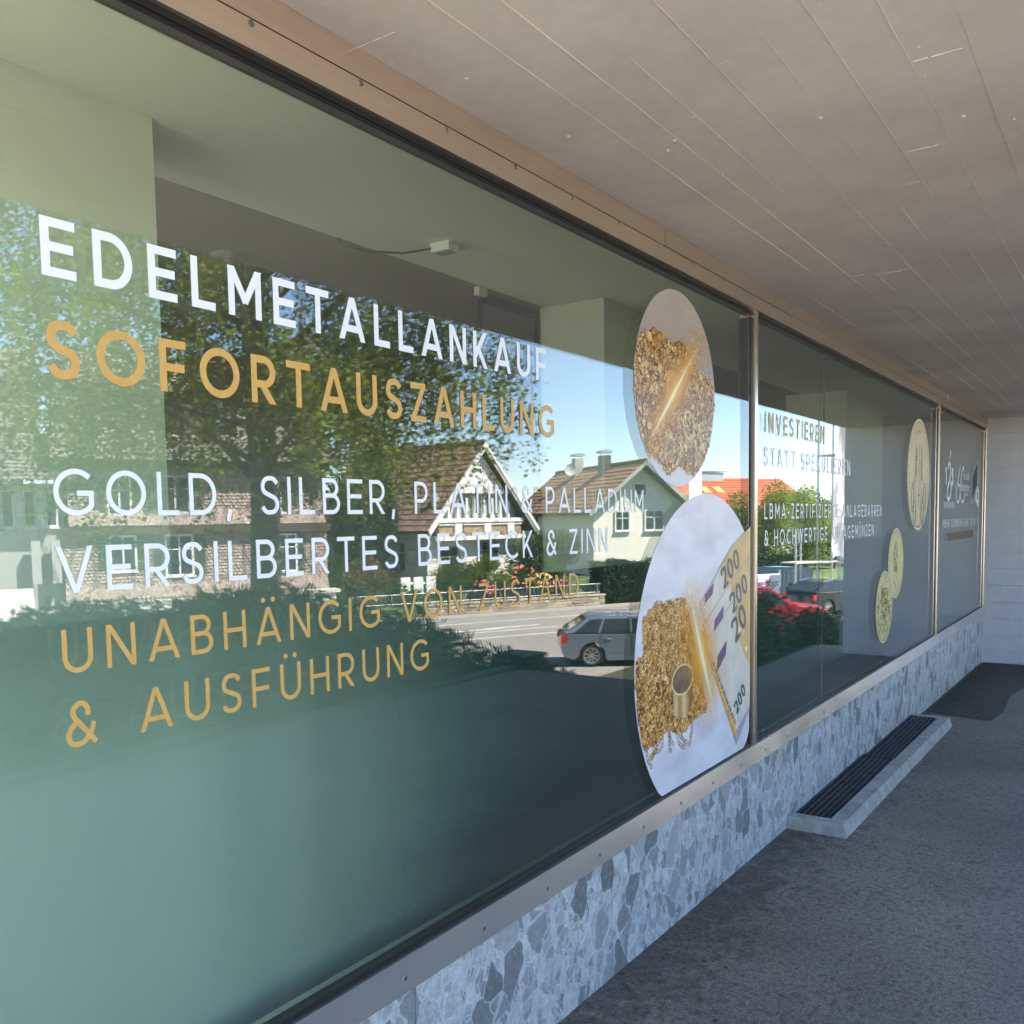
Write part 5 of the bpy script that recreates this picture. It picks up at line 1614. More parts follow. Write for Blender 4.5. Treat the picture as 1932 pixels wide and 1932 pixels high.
def tile_roof(p_eave0, p_eave1, p_ridge0, p_ridge1, m, root, tw=0.24, th=0.34, name='roof_tiles', amp=0.035):
    """corrugated overlapping tiles on a sloping quad"""
    e0, e1, r0, r1 = (Vector(p) for p in (p_eave0, p_eave1, p_ridge0, p_ridge1))
    nrm = (e1 - e0).cross(r0 - e0).normalized()
    if nrm.z < 0: nrm = -nrm
    nr = max(2, int(((r0 - e0).length) / th)); nc = max(2, int((e1 - e0).length / tw))
    seg = 4
    mb = MB(); rq = random.Random(int(abs(e0.x * 100)))
    for i in range(nr):
        f0, f1 = i / nr, (i + 1.12) / nr
        f1 = min(f1, 1.0)
        A0, A1 = e0.lerp(r0, f0), e1.lerp(r1, f0); B0, B1 = e0.lerp(r0, f1), e1.lerp(r1, f1)
        base_i = len(mb.v)
        N_ = nc * seg
        jit = [rq.uniform(-.006, .006) for _ in range(nc + 1)]
        for j in range(N_ + 1):
            ph = (j % seg) / seg
            h = amp * (0.5 - 0.5 * math.cos(2 * math.pi * ph)) + jit[j // seg]
            s_ = j / N_
            lo = A0.lerp(A1, s_) + nrm * (h + 0.045); hi = B0.lerp(B1, s_) + nrm * (h + 0.008)
            mb.v.append(tuple(lo)); mb.v.append(tuple(hi)); mb.v.append(tuple(lo - nrm * .03))
        for j in range(N_):
            q = base_i + 3 * j
            mb.f.append((q, q + 3, q + 4, q + 1)); mb.mi.append(0)
            mb.f.append((q + 2, q + 5, q + 3, q)); mb.mi.append(0)
    return stuff(mb.build(name, m, root, fix=False))

def window(root, f, u0, u1, z0, z1, v=-0.02, shutters=None, frame_m=None, mull=True, glass=None):
    """window: surround, panes and sill, facing -v of frame f"""
    fm = frame_m or M_FRAMEW
    g0 = MB(); g0.box(u0, u1, v - .01, v + .03, z0, z1, T=f); w_ = g0.build('window', glass or M_GLASSD, root)
    fr = MB(); t_ = 0.08
    fr.box(u0 - t_, u0 - .001, v - .05, v + .03, z0 - t_, z1 + t_, T=f); fr.box(u1 + .001, u1 + t_, v - .05, v + .03, z0 - t_, z1 + t_, T=f)
    fr.box(u0, u1, v - .05, v + .03, z1 + .001, z1 + t_, T=f); fr.box(u0, u1, v - .05, v + .03, z0 - t_, z0 - .001, T=f)
    if mull:
        um = (u0 + u1) / 2; fr.box(um - .03, um + .03, v - .04, v - .011, z0, z1, T=f)
        zc = z0 + (z1 - z0) * .66; fr.box(u0, um - .031, v - .035, v - .011, zc - .02, zc + .02, T=f); fr.box(um + .031, u1, v - .035, v - .011, zc - .02, zc + .02, T=f)
    sub(fr, 'frame', fm, w_, root)
    sl = MB(); sl.box(u0 - .12, u1 + .12, v - .12, v + .02, z0 - t_ - .05, z0 - t_ - .001, T=f); sub(sl, 'sill', fm, w_, root)
    if shutters:
        for s_ in (0, 1):
            x0 = u0 - .09 - (u1 - u0) * .5 if s_ == 0 else u1 + .09
            x1 = x0 + (u1 - u0) * .5
            sh = MB(); sh.box(x0, x1, v - .06, v - .03, z0 - .05, z1 + .05, T=f)
            so = sh.build('shutter', shutters, root)
            sl = MB(); k = 0; zz = z0
            while zz < z1 - .05:
                sl.box(x0 + .06, x1 - .06, v - .085, v - .0605, zz, zz + .06, T=f); zz += .11
            stuff(sub(sl, 'slats', shutters, so, root))
    return w_

def chimney(root, f, u, v, z0, z1, w_=.55, m=None, dome=True):
    mb = MB(); mb.box(u - w_ / 2, u + w_ / 2, v - w_ / 2, v + w_ / 2, z0, z1, T=f); c_ = mb.build('chimney', m or M_CHIM, root)
    cp = MB()
    for s_ in (-1, 1):
        cp.box(u + s_ * w_ * .42 - .02, u + s_ * w_ * .42 + .02, v - .02, v + .02, z1, z1 + .16, T=f)
    n = 7
    prof = [(w_ * .68 * math.cos(math.pi * i / n), z1 + .16 + .20 * math.sin(math.pi * i / n)) for i in range(n + 1)]
    cp.prism(prof, v - w_ * .6, v + w_ * .6, lambda a_, b_, t_: f(u + a_, t_, b_))
    sub(cp, 'chimney_cap', M_SHEET, c_, root)
    return c_

# ---- house with the white gable
f1 = local(20.2, 40.0, math.radians(20))
h1 = thing('gabled_house', f1(0, 5, -1.9), 'brown tiled house with a steep white timbered gable facing the street', 'house')
HW, ZE, ZR, DL = 3.85, 0.95, 5.10, 9.0
mb = MB()
wallw = 3.2
mb.prism([(-wallw, -2.0), (wallw, -2.0), (wallw, 1.35), (0, 4.85), (-wallw, 1.35)], 0.45, DL - .3, lambda u, z, t_: f1(u, t_, z)); mb.build('wall', M_PLASTER, h1)
for s_ in (-1, 1):
    tile_roof(f1(s_ * HW, -.35, ZE), f1(s_ * HW, DL, ZE), f1(0, -.35, ZR), f1(0, DL, ZR), M_TILE, h1)
    mb = MB(); mb.prism([(s_ * HW, ZE - .12), (0, ZR - .12), (0, ZR), (s_ * HW, ZE)], -.33, DL, lambda u, z, t_: f1(u, t_, z)); mb.build('roof_deck', M_WOODD, h1)
    for k_, (o0, th_) in enumerate(((0.0, .16), (.20, .10))):
        mb = MB(); mb.prism([(s_ * HW, ZE - o0 - th_), (0, ZR - o0 - th_), (0, ZR - o0 + .06), (s_ * (HW + .06), ZE - o0 + .04)], -.46 + .06 * k_, -.37 + .06 * k_, lambda u, z, t_: f1(u, t_, z)); mb.build('barge_board', M_BOARDW, h1)
mb = MB(); mb.tube([f1(0, -.4, ZR + .06), f1(0, DL, ZR + .06)], .13, 8); mb.build('ridge_tiles', M_TILE, h1)
# timbered gable field: plaster peak, cornice, balusters, carved band
mb = MB(); mb.prism([(-1.75, 2.92), (1.75, 2.92), (0, 4.72)], .0, .40, lambda u, z, t_: f1(u, t_, z)); mb.build('gable_field', M_BOARDW, h1)
mb = MB(); mb.box(-2.0, 2.0, -.12, .44, 2.72, 2.90, T=f1); mb.build('cornice', M_BOARDW, h1)
mb = MB(); mb.box(-2.9, 2.9, .30, .44, 1.5, 2.71, T=f1); mb.build('loggia_back', mat('loggia_grey', (0.42, 0.44, 0.43), 0.6, 0.1), h1)
for k in range(8):
    u = -2.1 + k * .6
    mb = MB(); mb.box(u - .07, u + .07, .05, .2, 1.55, 2.3 + .35 * (1 - abs(u) / 2.4), T=f1); mb.build('baluster', M_BOARDW, h1)
mb = MB(); mb.box(-3.0, 3.0, -.18, .44, 1.34, 1.54, T=f1); mb.build('balcony_rail', M_BOARDW, h1)
for u0, u1 in ((-2.9, -2.0), (-1.25, .15), (.65, 1.9), (2.3, 2.9)):
    mb = MB(); mb.box(u0, u1, -.05, .44, .72, 1.2, T=f1); o_ = mb.build('shingle_band', mat('carved_shingle', (0.38, 0.28, 0.15), 0.8, 0.6, 14, 1.0, 20), h1)
    mb = MB(); mb.box(u0 - .05, u1 + .05, -.12, .44, 1.205, 1.32, T=f1); mb.build('band_moulding', M_BOARDW, h1)
for u in (-1.62, .4, 2.1):
    mb = MB(); mb.box(u - .3, u + .18, -.14, .44, .55, 1.33, T=f1); mb.build('pilaster', M_BOARDW, h1)
mb = MB(); mb.box(-3.2, 3.2, -.16, .44, .50, .70, T=f1); mb.build('cornice', M_BOARDW, h1)
window(h1, f1, -2.35, -1.25, -1.1, .15, .44, None, M_PLASTERG)
window(h1, f1, .45, 1.6, -.75, .30, .44, None, M_PLASTERG)
fs = local(20.2 - wallw * math.cos(math.radians(20)), 40.0 - wallw * math.sin(math.radians(20)), math.radians(20 - 90))
for k in range(3):
    u0 = -1.9 - 2.2 * k
    window(h1, fs, u0 - .9, u0, -.9, .4, -.03, None, M_FRAMEW)
chimney(h1, f1, -.6, 6.6, 4.0, 5.35)
# stone terrace steps left of the house
# ---- second white house
f2 = local(32.2, 43.0, math.radians(-9.5))
h2 = thing('white_house', f2(0, 6, -1.8), 'white house with light brown tiled roof and satellite dish behind the hedge', 'house')
W2, E2, R2_, D2 = 3.5, 1.75, 4.62, 13.0
mb = MB(); mb.prism([(-2.95, -2.0), (2.95, -2.0), (2.95, 2.05), (0, 4.40), (-2.95, 2.05)], .5, D2, lambda u, z, t_: f2(u, t_, z)); mb.build('wall', M_PLASTER, h2)
for s_ in (-1, 1):
    tile_roof(f2(s_ * W2, -.3, E2), f2(s_ * W2, D2 + .3, E2), f2(0, -.3, R2_), f2(0, D2 + .3, R2_), M_TILE2, h2, .28, .36)
    mb = MB(); mb.prism([(s_ * W2, E2 - .14), (0, R2_ - .14), (0, R2_), (s_ * W2, E2)], -.28, D2 + .28, lambda u, z, t_: f2(u, t_, z)); mb.build('roof_deck', M_WOODD, h2)
    mb = MB(); mb.prism([(s_ * W2, E2 - .2), (0, R2_ - .2), (0, R2_ + .05), (s_ * (W2 + .05), E2 + .03)], -.36, -.30, lambda u, z, t_: f2(u, t_, z)); mb.build('barge_board', M_PLASTERG, h2)
mb = MB(); mb.tube([f2(0, -.3, R2_ + .05), f2(0, D2 + .3, R2_ + .05)], .13, 8); mb.build('ridge_tiles', M_TILE2, h2)
window(h2, f2, -1.55, -.75, .75, 1.75, .46); window(h2, f2, .35, 1.45, .75, 1.8, .46, None, None, True)
window(h2, f2, -.35, .35, 2.75, 3.35, .46, None, None, False)
fs2 = local(32.2 - 2.95 * math.cos(math.radians(9.5)), 43.0 + 2.95 * math.sin(math.radians(9.5)), math.radians(-99.5))
window(h2, fs2, -10.4, -9.5, .55, 1.5, -.03, None, M_WOODD)
chimney(h2, f2, -.5, 4.2, 3.9, 5.25, .6); chimney(h2, f2, -.4, 8.6, 3.9, 5.35, .6, M_PLASTERG)
mb = MB(); c0 = Vector(f2(-1.5, 7.2, 4.55))
n_ = Vector(ST(-.5, -1, 0)) - Vector(ST(0, 0, 0)); n_.normalize(); s1 = n_.cross(Vector((0, 0, 1))).normalized(); s2 = s1.cross(n_)
rings = [[c0 + (s1 * math.cos(2 * math.pi * i / 18) + s2 * math.sin(2 * math.pi * i / 18)) * r_ + n_ * (r_ * r_ * .5) for i in range(18)] for r_ in (.08, .22, .38)]
for i in range(18):
    j = (i + 1) % 18
    mb.poly([rings[0][i], rings[0][j], rings[1][j], rings[1][i]]); mb.poly([rings[1][i], rings[1][j], rings[2][j], rings[2][i]])
mb.poly(list(reversed(rings[0])))
dish = mb.build('satellite_dish', mat('dish_grey', (0.66, 0.66, 0.65), 0.5, 0.05), h2, fix=False)
mb = MB(); mb.tube([f2(-1.5, 7.4, 3.2), f2(-1.5, 7.3, 4.55)], .035, 6); sub(mb, 'dish_mast', M_SHEET, dish, h2)
# ---- red roofed house further back
f3 = local(52.5, 60.0, 0.0)
h3 = thing('red_roofed_house', f3(0, 0, -1.6), 'house with bright red tiled roof behind the green trees', 'house')
mb = MB(); mb.prism([(-3.6, -2.0), (3.6, -2.0), (3.6, 2.35), (0, 4.35), (-3.6, 2.35)], -6.6, 6.2, lambda u, z, t_: f3(t_, u, z)); mb.build('wall', M_PLASTERG, h3)
for s_ in (-1, 1):
    tile_roof(f3(-7.4, s_ * 4.3, 2.0), f3(7.2, s_ * 4.3, 2.0), f3(-7.4, 0, 4.6), f3(7.2, 0, 4.6), M_TILER, h3, .3, .4)
    mb = MB(); mb.prism([(s_ * 4.3, 1.85), (0, 4.45), (0, 4.6), (s_ * 4.3, 2.0)], -7.38, 7.18, lambda u, z, t_: f3(t_, u, z)); mb.build('roof_deck', M_WOODD, h3)
mb = MB(); mb.box(-2.6, .4, -.4, .5, 4.3, 5.05, T=f3); c_ = mb.build('chimney', mat('zinc_cladding', (0.45, 0.5, 0.53), 0.4, 0.1, metal=0.4), h3)
mb = MB(); mb.box(-2.8, .6, -.55, .65, 5.12, 5.2, T=f3); sub(mb, 'chimney_cap', M_SHEET, c_, h3)
for u in (-3.2, -1.8):
    mb = MB(); mb.prism([(u, 0), (u + .8, 0), (u + .8, .9), (u, .9)], .06, .12, lambda a_, s_, t_: f3(a_, -2.2 + s_ * .855, 3.27 + s_ * .515 + t_)); mb.build('roof_window', mat('amber_pane', (0.6, 0.4, 0.12), 0.3), h3)

# ---- shingle clad house
M_SHINGLE = mat('pinkish_wood_shingle', (0.30, 0.215, 0.18), 0.85, 0.4, 9, col2=(0.42, 0.32, 0.27))
M_SHUT = mat('green_shutter', (0.05, 0.075, 0.045), 0.6, 0.15)
f4 = local(6.7, 37.2, 0.0)
h4 = thing('shingled_house', f4(0, 4, -1.9), 'house clad in small wooden shingles with green shutters behind the birch', 'house')
mb = MB(); mb.box(-4.75, 4.75, .1, 8.5, -2.0, 3.75, T=f4); mb.build('wall', M_WOODD, h4)
mb = MB(); mb.box(-5.0, 5.0, -.06, 8.6, -2.1, -1.32, T=f4); mb.build('plinth', M_PLASTER, h4)
WINS = [(-3.3, -2.5, -.20, 1.0), (-1.35, -.45, -.45, 1.0), (2.95, 3.6, -.45, .95), (-1.45, -.5, 1.95, 3.25), (-3.3, -2.6, 1.9, 3.2), (2.75, 3.4, 1.9, 3.2)]
def shingles(f, u0, u1, z0, z1, holes, flare, m, root, w_=.15, h_=.125, slope=0.0):
    mb = MB(); rq = random.Random(int(u0 * 10 + z0 * 100)); r_ = 0; z = z0
    while z < z1 - .02:
        off = (r_ % 2) * w_ / 2
        fl = flare * max(0, 1 - (z - z0) / .7) ** 2
        u = u0 - off
        while u < u1:
            a_, b_ = max(u, u0), min(u + w_ * .93, u1)
            if b_ - a_ > .03 and not any(h[0] - .1 < (a_ + b_) / 2 < h[1] + .1 and h[2] - .12 < z + h_ / 2 < h[3] + .1 for h in holes):
                j = rq.uniform(0, .012); vv = -.045 - fl - j
                zt_ = z + h_ * 1.25
                sl = slope * (z - z0); slt = slope * (zt_ - z0)
                mb.poly([f(a_, vv + sl, z + .03), f(a_ + (b_ - a_) * .5, vv - .004 + sl, z), f(b_, vv + sl, z + .03), f(b_, vv + .045 + slt, zt_), f(a_, vv + .045 + slt, zt_)])
            u += w_
        z += h_; r_ += 1
    return stuff(mb.build('shingles', m, root, fix=False))
shingles(f4, -4.9, 4.9, -1.3, 1.12, WINS[:3], .22, M_SHINGLE, h4)
shingles(f4, -4.7, 4.8, 1.42, 3.6, WINS[3:], .28, M_SHINGLE, h4)
mb = MB(); mb.box(-4.9, 4.95, -.34, .1, 1.12, 1.40, T=f4); mb.build('band_cornice', M_WOODD, h4)
mb = MB(); mb.box(-4.9, 4.95, -.6, .1, 3.61, 3.80, T=f4); mb.build('eave', M_WOODD, h4)
for w4 in WINS:
    window(h4, f4, *w4, .02, M_SHUT if w4[0] not in (-3.3,) or True else None)
# mansard roof with shingled front and a dormer
shingles(f4, -2.6, 3.9, 3.85, 4.75, [], .15, M_SHINGLE, h4)
tile_roof(f4(-5.4, -.7, 3.82), f4(5.4, -.7, 3.82), f4(-4.2, 3.4, 8.4), f4(4.2, 3.4, 8.4), M_TILEG, h4)
tile_roof(f4(-5.4, 9.0, 3.82), f4(5.4, 9.0, 3.82), f4(-4.2, 4.6, 8.4), f4(4.2, 4.6, 8.4), M_TILEG, h4)
for s_ in (-1, 1):
    mb = MB(); mb.poly([f4(s_ * 5.3, -.6, 3.83), f4(s_ * 5.3, 8.9, 3.83), f4(s_ * 4.15, 4.6, 8.35), f4(s_ * 4.15, 3.4, 8.35)]); mb.build('hip_roof', M_TILEG, h4)
mb = MB(); mb.prism([(-1.0, 4.6), (1.5, 4.6), (1.5, 6.5), (.25, 7.7), (-1.0, 6.5)], .2, 4.0, lambda u, z, t_: f4(u, t_, z)); dorm = mb.build('dormer', M_WOODD, h4)
shingles(local(6.7, 37.4, 0), -.98, 1.48, 6.5, 7.3, [], 0, M_SHINGLE, h4)
g0 = MB(); g0.box(-.5, 1.0, .12, .19, 4.95, 6.2, T=f4); wd_ = g0.build('window', mat('bluish_glass', (0.16, 0.20, 0.22), 0.08, 0.2), h4)
g0 = MB(); g0.box(.22, .28, .08, .119, 4.95, 6.2, T=f4); sub(g0, 'frame', M_FRAMEW, wd_, h4)
for s_ in (-1, 1):
    mb = MB(); mb.prism([(.25 + s_ * 1.6, 6.15), (.25, 7.75), (.25, 7.9), (.25 + s_ * 1.65, 6.3)], -.1, 4.0, lambda u, z, t_: f4(u, t_, z)); mb.build('dormer_roof', M_TILEG, h4)
# ---- pale house at the far left with lower wing
f5 = local(-1.5, 42.0, 0.0)
h5 = thing('pale_house', f5(0, 4, -1.8), 'pale house with grey tiled roof at the left edge behind the birch', 'house')
mb = MB(); mb.box(-7, 2.2, 0, 9, -2, 5.4, T=f5); mb.build('wall', M_PLASTER, h5)
tile_roof(f5(-7.6, -.6, 5.3), f5(2.8, -.6, 5.3), f5(-7.6, 4.5, 9.2), f5(2.8, 4.5, 9.2), M_TILEG, h5, .3, .36)
mb = MB(); mb.prism([(-.6, 5.15), (4.5, 9.05), (4.5, 9.2), (-.6, 5.3)], -7.6, 2.8, lambda v_, z, t_: f5(t_, v_, z)); mb.build('roof_deck', M_WOODD, h5)
for u0 in (-.2, 1.0):
    window(h5, f5, u0, u0 + .7, 3.2, 4.6, -.03)
g0 = MB(); g0.prism([(.9, 0), (1.7, 0), (1.7, 1.0), (.9, 1.0)], .08, .16, lambda a_, s_, t_: f5(a_, 1.5 + s_ * .79, 6.9 + s_ * .61 + t_)); g0.build('roof_window', M_GLASSD, h5)
f6 = local(-.6, 36.6, 0.0)
h6 = thing('tiled_annex', f6(0, 2, -1.9), 'low grey annex with tiled lean-to roof and pale columns left of the shingled house', 'annex')
mb = MB(); mb.box(-3, 2.5, 1.0, 5, -2, 3.0, T=f6); mb.build('wall', M_PLASTERG, h6)
tile_roof(f6(-3.2, -.5, 3.05), f6(2.9, -.5, 3.05), f6(-3.2, 3.5, 5.0), f6(2.9, 3.5, 5.0), M_TILEG, h6)
for u in (.2, .9, 1.6):
    mb = MB(); mb.box(u, u + .28, .55, .85, 1.35, 2.95, T=f6); mb.build('column', M_PLASTERG, h6)
    window(h6, f6, u + .34, u + .62, 1.5, 2.7, .98, None, None, False)
for u in (1.35, 2.0):
    mb = MB(); mb.box(u, u + .3, .4, .7, -.6, .95, T=f6); mb.build('column', M_PLASTERG, h6)
st = thing('garden_steps', ST(0, 35.2, STREET), 'flight of pale stone steps in front of the annex', 'steps')
for k in range(8):
    mb = MB(); mb.box(-1.5, .75, 36.7 - .3 * k - .32, 36.7 - .3 * k, STREET + .1, -.72 - .2 * k, T=ST); mb.build('step', mat('step_stone', (0.66, 0.64, 0.58), 0.8, 0.1, 6), st)
# gate pier
t = thing('gate_pier', ST(9.9, 33.9, STREET), 'pale rendered garden gate pier beside the birch trunk', 'gate pier')
mb = MB(); mb.box(9.25, 10.8, 33.6, 34.1, STREET, -1.18, T=ST); mb.build('shaft', mat('cream_render', (0.68, 0.62, 0.52), 0.9, 0.1, 5), t)
mb = MB(); mb.box(9.1, 10.95, 33.5, 34.2, -1.178, -1.06, T=ST); mb.build('cap', MATS['cream_render'], t)

# ------------------------------------------------------------------ garden wall, fence, planting
gw = thing('stone_garden_wall', ST(20, 36.8, STREET), 'low wall of squared yellowish stone along the far pavement', 'wall')
M_STONE = [mat('wall_stone_a', (0.42, 0.33, 0.23), 0.9, 0.25, 6, 0.6, 30), mat('wall_stone_b', (0.34, 0.28, 0.21), 0.9, 0.25, 6, 0.6, 30), mat('wall_stone_c', (0.50, 0.42, 0.31), 0.9, 0.2, 6, 0.6, 30)]
mb = MB(); mb.box(15.7, 25.0, 36.66, 36.94, STREET + .05, -2.26, T=ST); mb.build('mortar_core', mat('wall_mortar', (0.30, 0.26, 0.20), 0.95, 0.2), gw)
rq = random.Random(6); zc = STREET + .11
for r_ in range(4):
    u = 15.7 - rq.uniform(0, .3)
    while u < 25.0:
        L_ = rq.uniform(.28, .62); a_, b_ = max(u, 15.7), min(u + L_ - .02, 25.05)
        if b_ - a_ > .08:
            mb = MB(); mb.box(a_, b_, 36.60 - rq.uniform(0, .03), 36.70, zc + .01, zc + .125, T=ST); mb.build('stone', rq.choice(M_STONE), gw)
        u += L_
    zc += .133
u = 15.6
while u < 25.0:
    mb = MB(); mb.box(u, min(u + .58, 25.1), 36.55, 37.0, -2.255, -2.19, T=ST); mb.build('coping_stone', rq.choice(M_STONE), gw); u += .6
fn = thing('garden_fence', ST(19, 36.8, -2.19), 'thin grey metal rail fence on the stone garden wall', 'fence')
M_RAIL = mat('galvanised_rail', (0.30, 0.32, 0.32), 0.5, 0.15, metal=0.5)
for zz in (-2.10, -1.70):
    mb = MB(); mb.tube([ST(12.5, 36.78, zz), ST(24.9, 36.78, zz)], .022, 6); mb.build('rail', M_RAIL, fn)
mb = MB(); u = 12.5
k = 0
while u < 24.9:
    mb = MB(); mb.tube([ST(u, 36.78, -2.19), ST(u, 36.78, -1.68)], .035 if k % 14 == 0 else .010, 5); mb.build('post' if k % 14 == 0 else 'bar', M_RAIL, fn); u += .125; k += 1
hedge('garden_hedge', 25.15, 38.0, 36.75, 38.2, -2.7, -.75, M_LDARK, 30000, .11, 'long dark clipped hedge in front of the white house', 41)
hedge('garden_hedge', 10.8, 12.4, 37.5, 38.7, -2.2, -.15, M_LMID, 7000, .11, 'short mid green hedge right of the shingled house', 44)
shrub('garden_shrub', 13.6, 38.2, -2.3, 1.25, 1.15, M_LRED, 9000, .10, 'russet tipped round shrub left of the gabled house', 51)
shrub('garden_shrub', 15.1, 37.7, -2.3, .75, .55, M_LMID, 4000, .09, 'small green shrub beside the russet shrub', 52)
shrub('box_ball', 17.2, 37.7, -2.25, .95, .78, M_LMID, 9000, .06, 'clipped green ball shrub in front of the gabled house', 53, 22, cr=(.5, .7))
shrub('garden_shrub', 19.7, 38.2, -2.3, 1.2, 1.0, M_LLIME, 8000, .10, 'lime green leafy shrub in the middle of the front garden', 54)
shrub('garden_shrub', 23.1, 39.0, -2.3, 1.9, 1.75, M_LMID, 15000, .12, 'large green shrub between the gabled house and the white house', 55, 20)
shrub('garden_shrub', 18.4, 38.9, -2.3, .9, 1.1, M_LMID, 6000, .10, 'dark leafy shrub under the windows of the gabled house', 56)
shrub('dark_yew', 14.2, 40.3, -2.3, 1.7, 3.2, M_LDARK, 20000, .13, 'tall dark evergreen left of the gabled house', 57, 26)
M_BL1 = mat('rose_coral', (0.80, 0.22, 0.12), 0.6, 0.2); M_BL2 = mat('rose_pink', (0.72, 0.10, 0.22), 0.6, 0.3); M_BL3 = mat('rose_yellow', (0.80, 0.52, 0.18), 0.6, 0.2); M_BL4 = mat('blossom_pale', (0.75, 0.58, 0.55), 0.6, 0.15)
def rose(a, b, z0, ra, rz, bm, lab, seed, nb=46):
    t = shrub('rose_bush', a, b, z0, ra, rz, M_LMID, 3500, .08, lab, seed, 10)
    g_ = random.Random(seed); base = t['_base']; mb = MB()
    for k in range(nb):
        th, ph = g_.uniform(0, 6.28), g_.uniform(-.2, 1.4)
        c_ = (base[0] + ra * math.cos(th) * math.cos(ph), base[1] + ra * math.sin(th) * math.cos(ph), z0 + rz + rz * 1.05 * math.sin(ph))
        r_ = g_.uniform(.05, .10)
        pts = [(c_[0] + r_, c_[1], c_[2]), (c_[0], c_[1] + r_, c_[2]), (c_[0] - r_, c_[1], c_[2]), (c_[0], c_[1] - r_, c_[2])]
        up, dn = (c_[0], c_[1], c_[2] + r_), (c_[0], c_[1], c_[2] - r_)
        for i in range(4):
            mb.poly([pts[i], pts[(i + 1) % 4], up]); mb.poly([pts[(i + 1) % 4], pts[i], dn])
    stuff(mb.build('blossoms', bm, t, fix=False))
rose(21.0, 37.4, -2.25, .75, .75, M_BL1, 'tall coral red rose bush behind the fence', 61)
rose(18.9, 37.3, -2.25, .55, .45, M_BL2, 'crimson rose bush beside the clipped ball shrub', 62)
rose(22.0, 37.4, -2.25, .65, .55, M_BL3, 'yellow rose bush next to the coral roses', 63)
rose(22.9, 37.3, -2.25, .55, .38, M_BL2, 'low pink rose bush at the right end of the fence', 64)
rose(31.2, 38.0, -2.25, 1.3, 1.3, M_BL4, 'pale flowering shrub in front of the white house', 65, 160)
t = thing('garden_furniture', ST(15.6, 38.6, -1.9), 'white garden table and chairs heaped beside the clipped ball shrub', 'garden furniture')
mb = MB(); mb.box(15.1, 16.3, 37.6, 38.2, -1.35, -1.28, T=ST); mb.build('table_top', M_BOARDW, t)
for u, v_ in ((15.2, 37.7), (16.2, 37.7), (15.2, 38.1), (16.2, 38.1)):
    mb = MB(); mb.box(u - .03, u + .03, v_ - .03, v_ + .03, -2.3, -1.351, T=ST); mb.build('leg', M_BOARDW, t)
for u in (14.9, 15.5, 16.1):
    mb = MB(); mb.box(u, u + .45, 37.3, 37.36, -1.75, -1.0, T=ST); mb.box(u, u + .45, 37.361, 37.55, -1.78, -1.72, T=ST); mb.build('chair_back', M_BOARDW, t)
# ------------------------------------------------------------------ trees at the right
def tree(name, a, b, z0, h, r, m, n, lab, seed):
    base = ST(a, b, z0); t = thing(name, base, lab, 'tree'); g_ = random.Random(seed)
    mb = MB(); mb.tube([base, (base[0] + .1, base[1], z0 + h * .4), (base[0], base[1] + .1, z0 + h * .8)], [.16, .12, .03], 8)
    for q in range(7):
        an = q * 2.4; zz = z0 + h * (.3 + .06 * q)
        mb.tube([(base[0], base[1], zz), (base[0] + .5 * r * math.cos(an), base[1] + .5 * r * math.sin(an), zz + .5), (base[0] + .9 * r * math.cos(an), base[1] + .9 * r * math.sin(an), zz + .8)], [.06, .035, .01], 5)
    mb.build('trunk', M_BARK, t)
    cl_ = clumps(base[0], base[1], z0 + h * .62, r, r, h * .46, 26, seed, (.24, .42))
    leaf_mesh('crown', blob_points(cl_, n, seed, .5), .13, m, t, base, .2, seed)
tree('garden_tree', 37.5, 39.0, -2.3, 5.3, 2.2, M_LLIME, 14000, 'bright lime green tree under the red roof, left one of the group', 71)
tree('garden_tree', 41.5, 39.6, -2.3, 5.2, 2.1, M_LLIME, 14000, 'bright lime green tree in the middle of the group before the red roof', 72)
tree('garden_tree', 44.6, 40.2, -2.3, 5.0, 2.0, M_LMID, 14000, 'mid green tree beside the scaffold netting', 73)
tree('garden_tree', 48.5, 41.5, -2.3, 5.0, 2.2, M_LMID, 9000, 'rightmost green tree, behind the scaffold netting', 74)
tree('garden_tree', 30.0, 58.0, -2.0, 8.2, 1.6, M_LLIME, 4000, 'thin pale tree rising between the two roofs', 75)
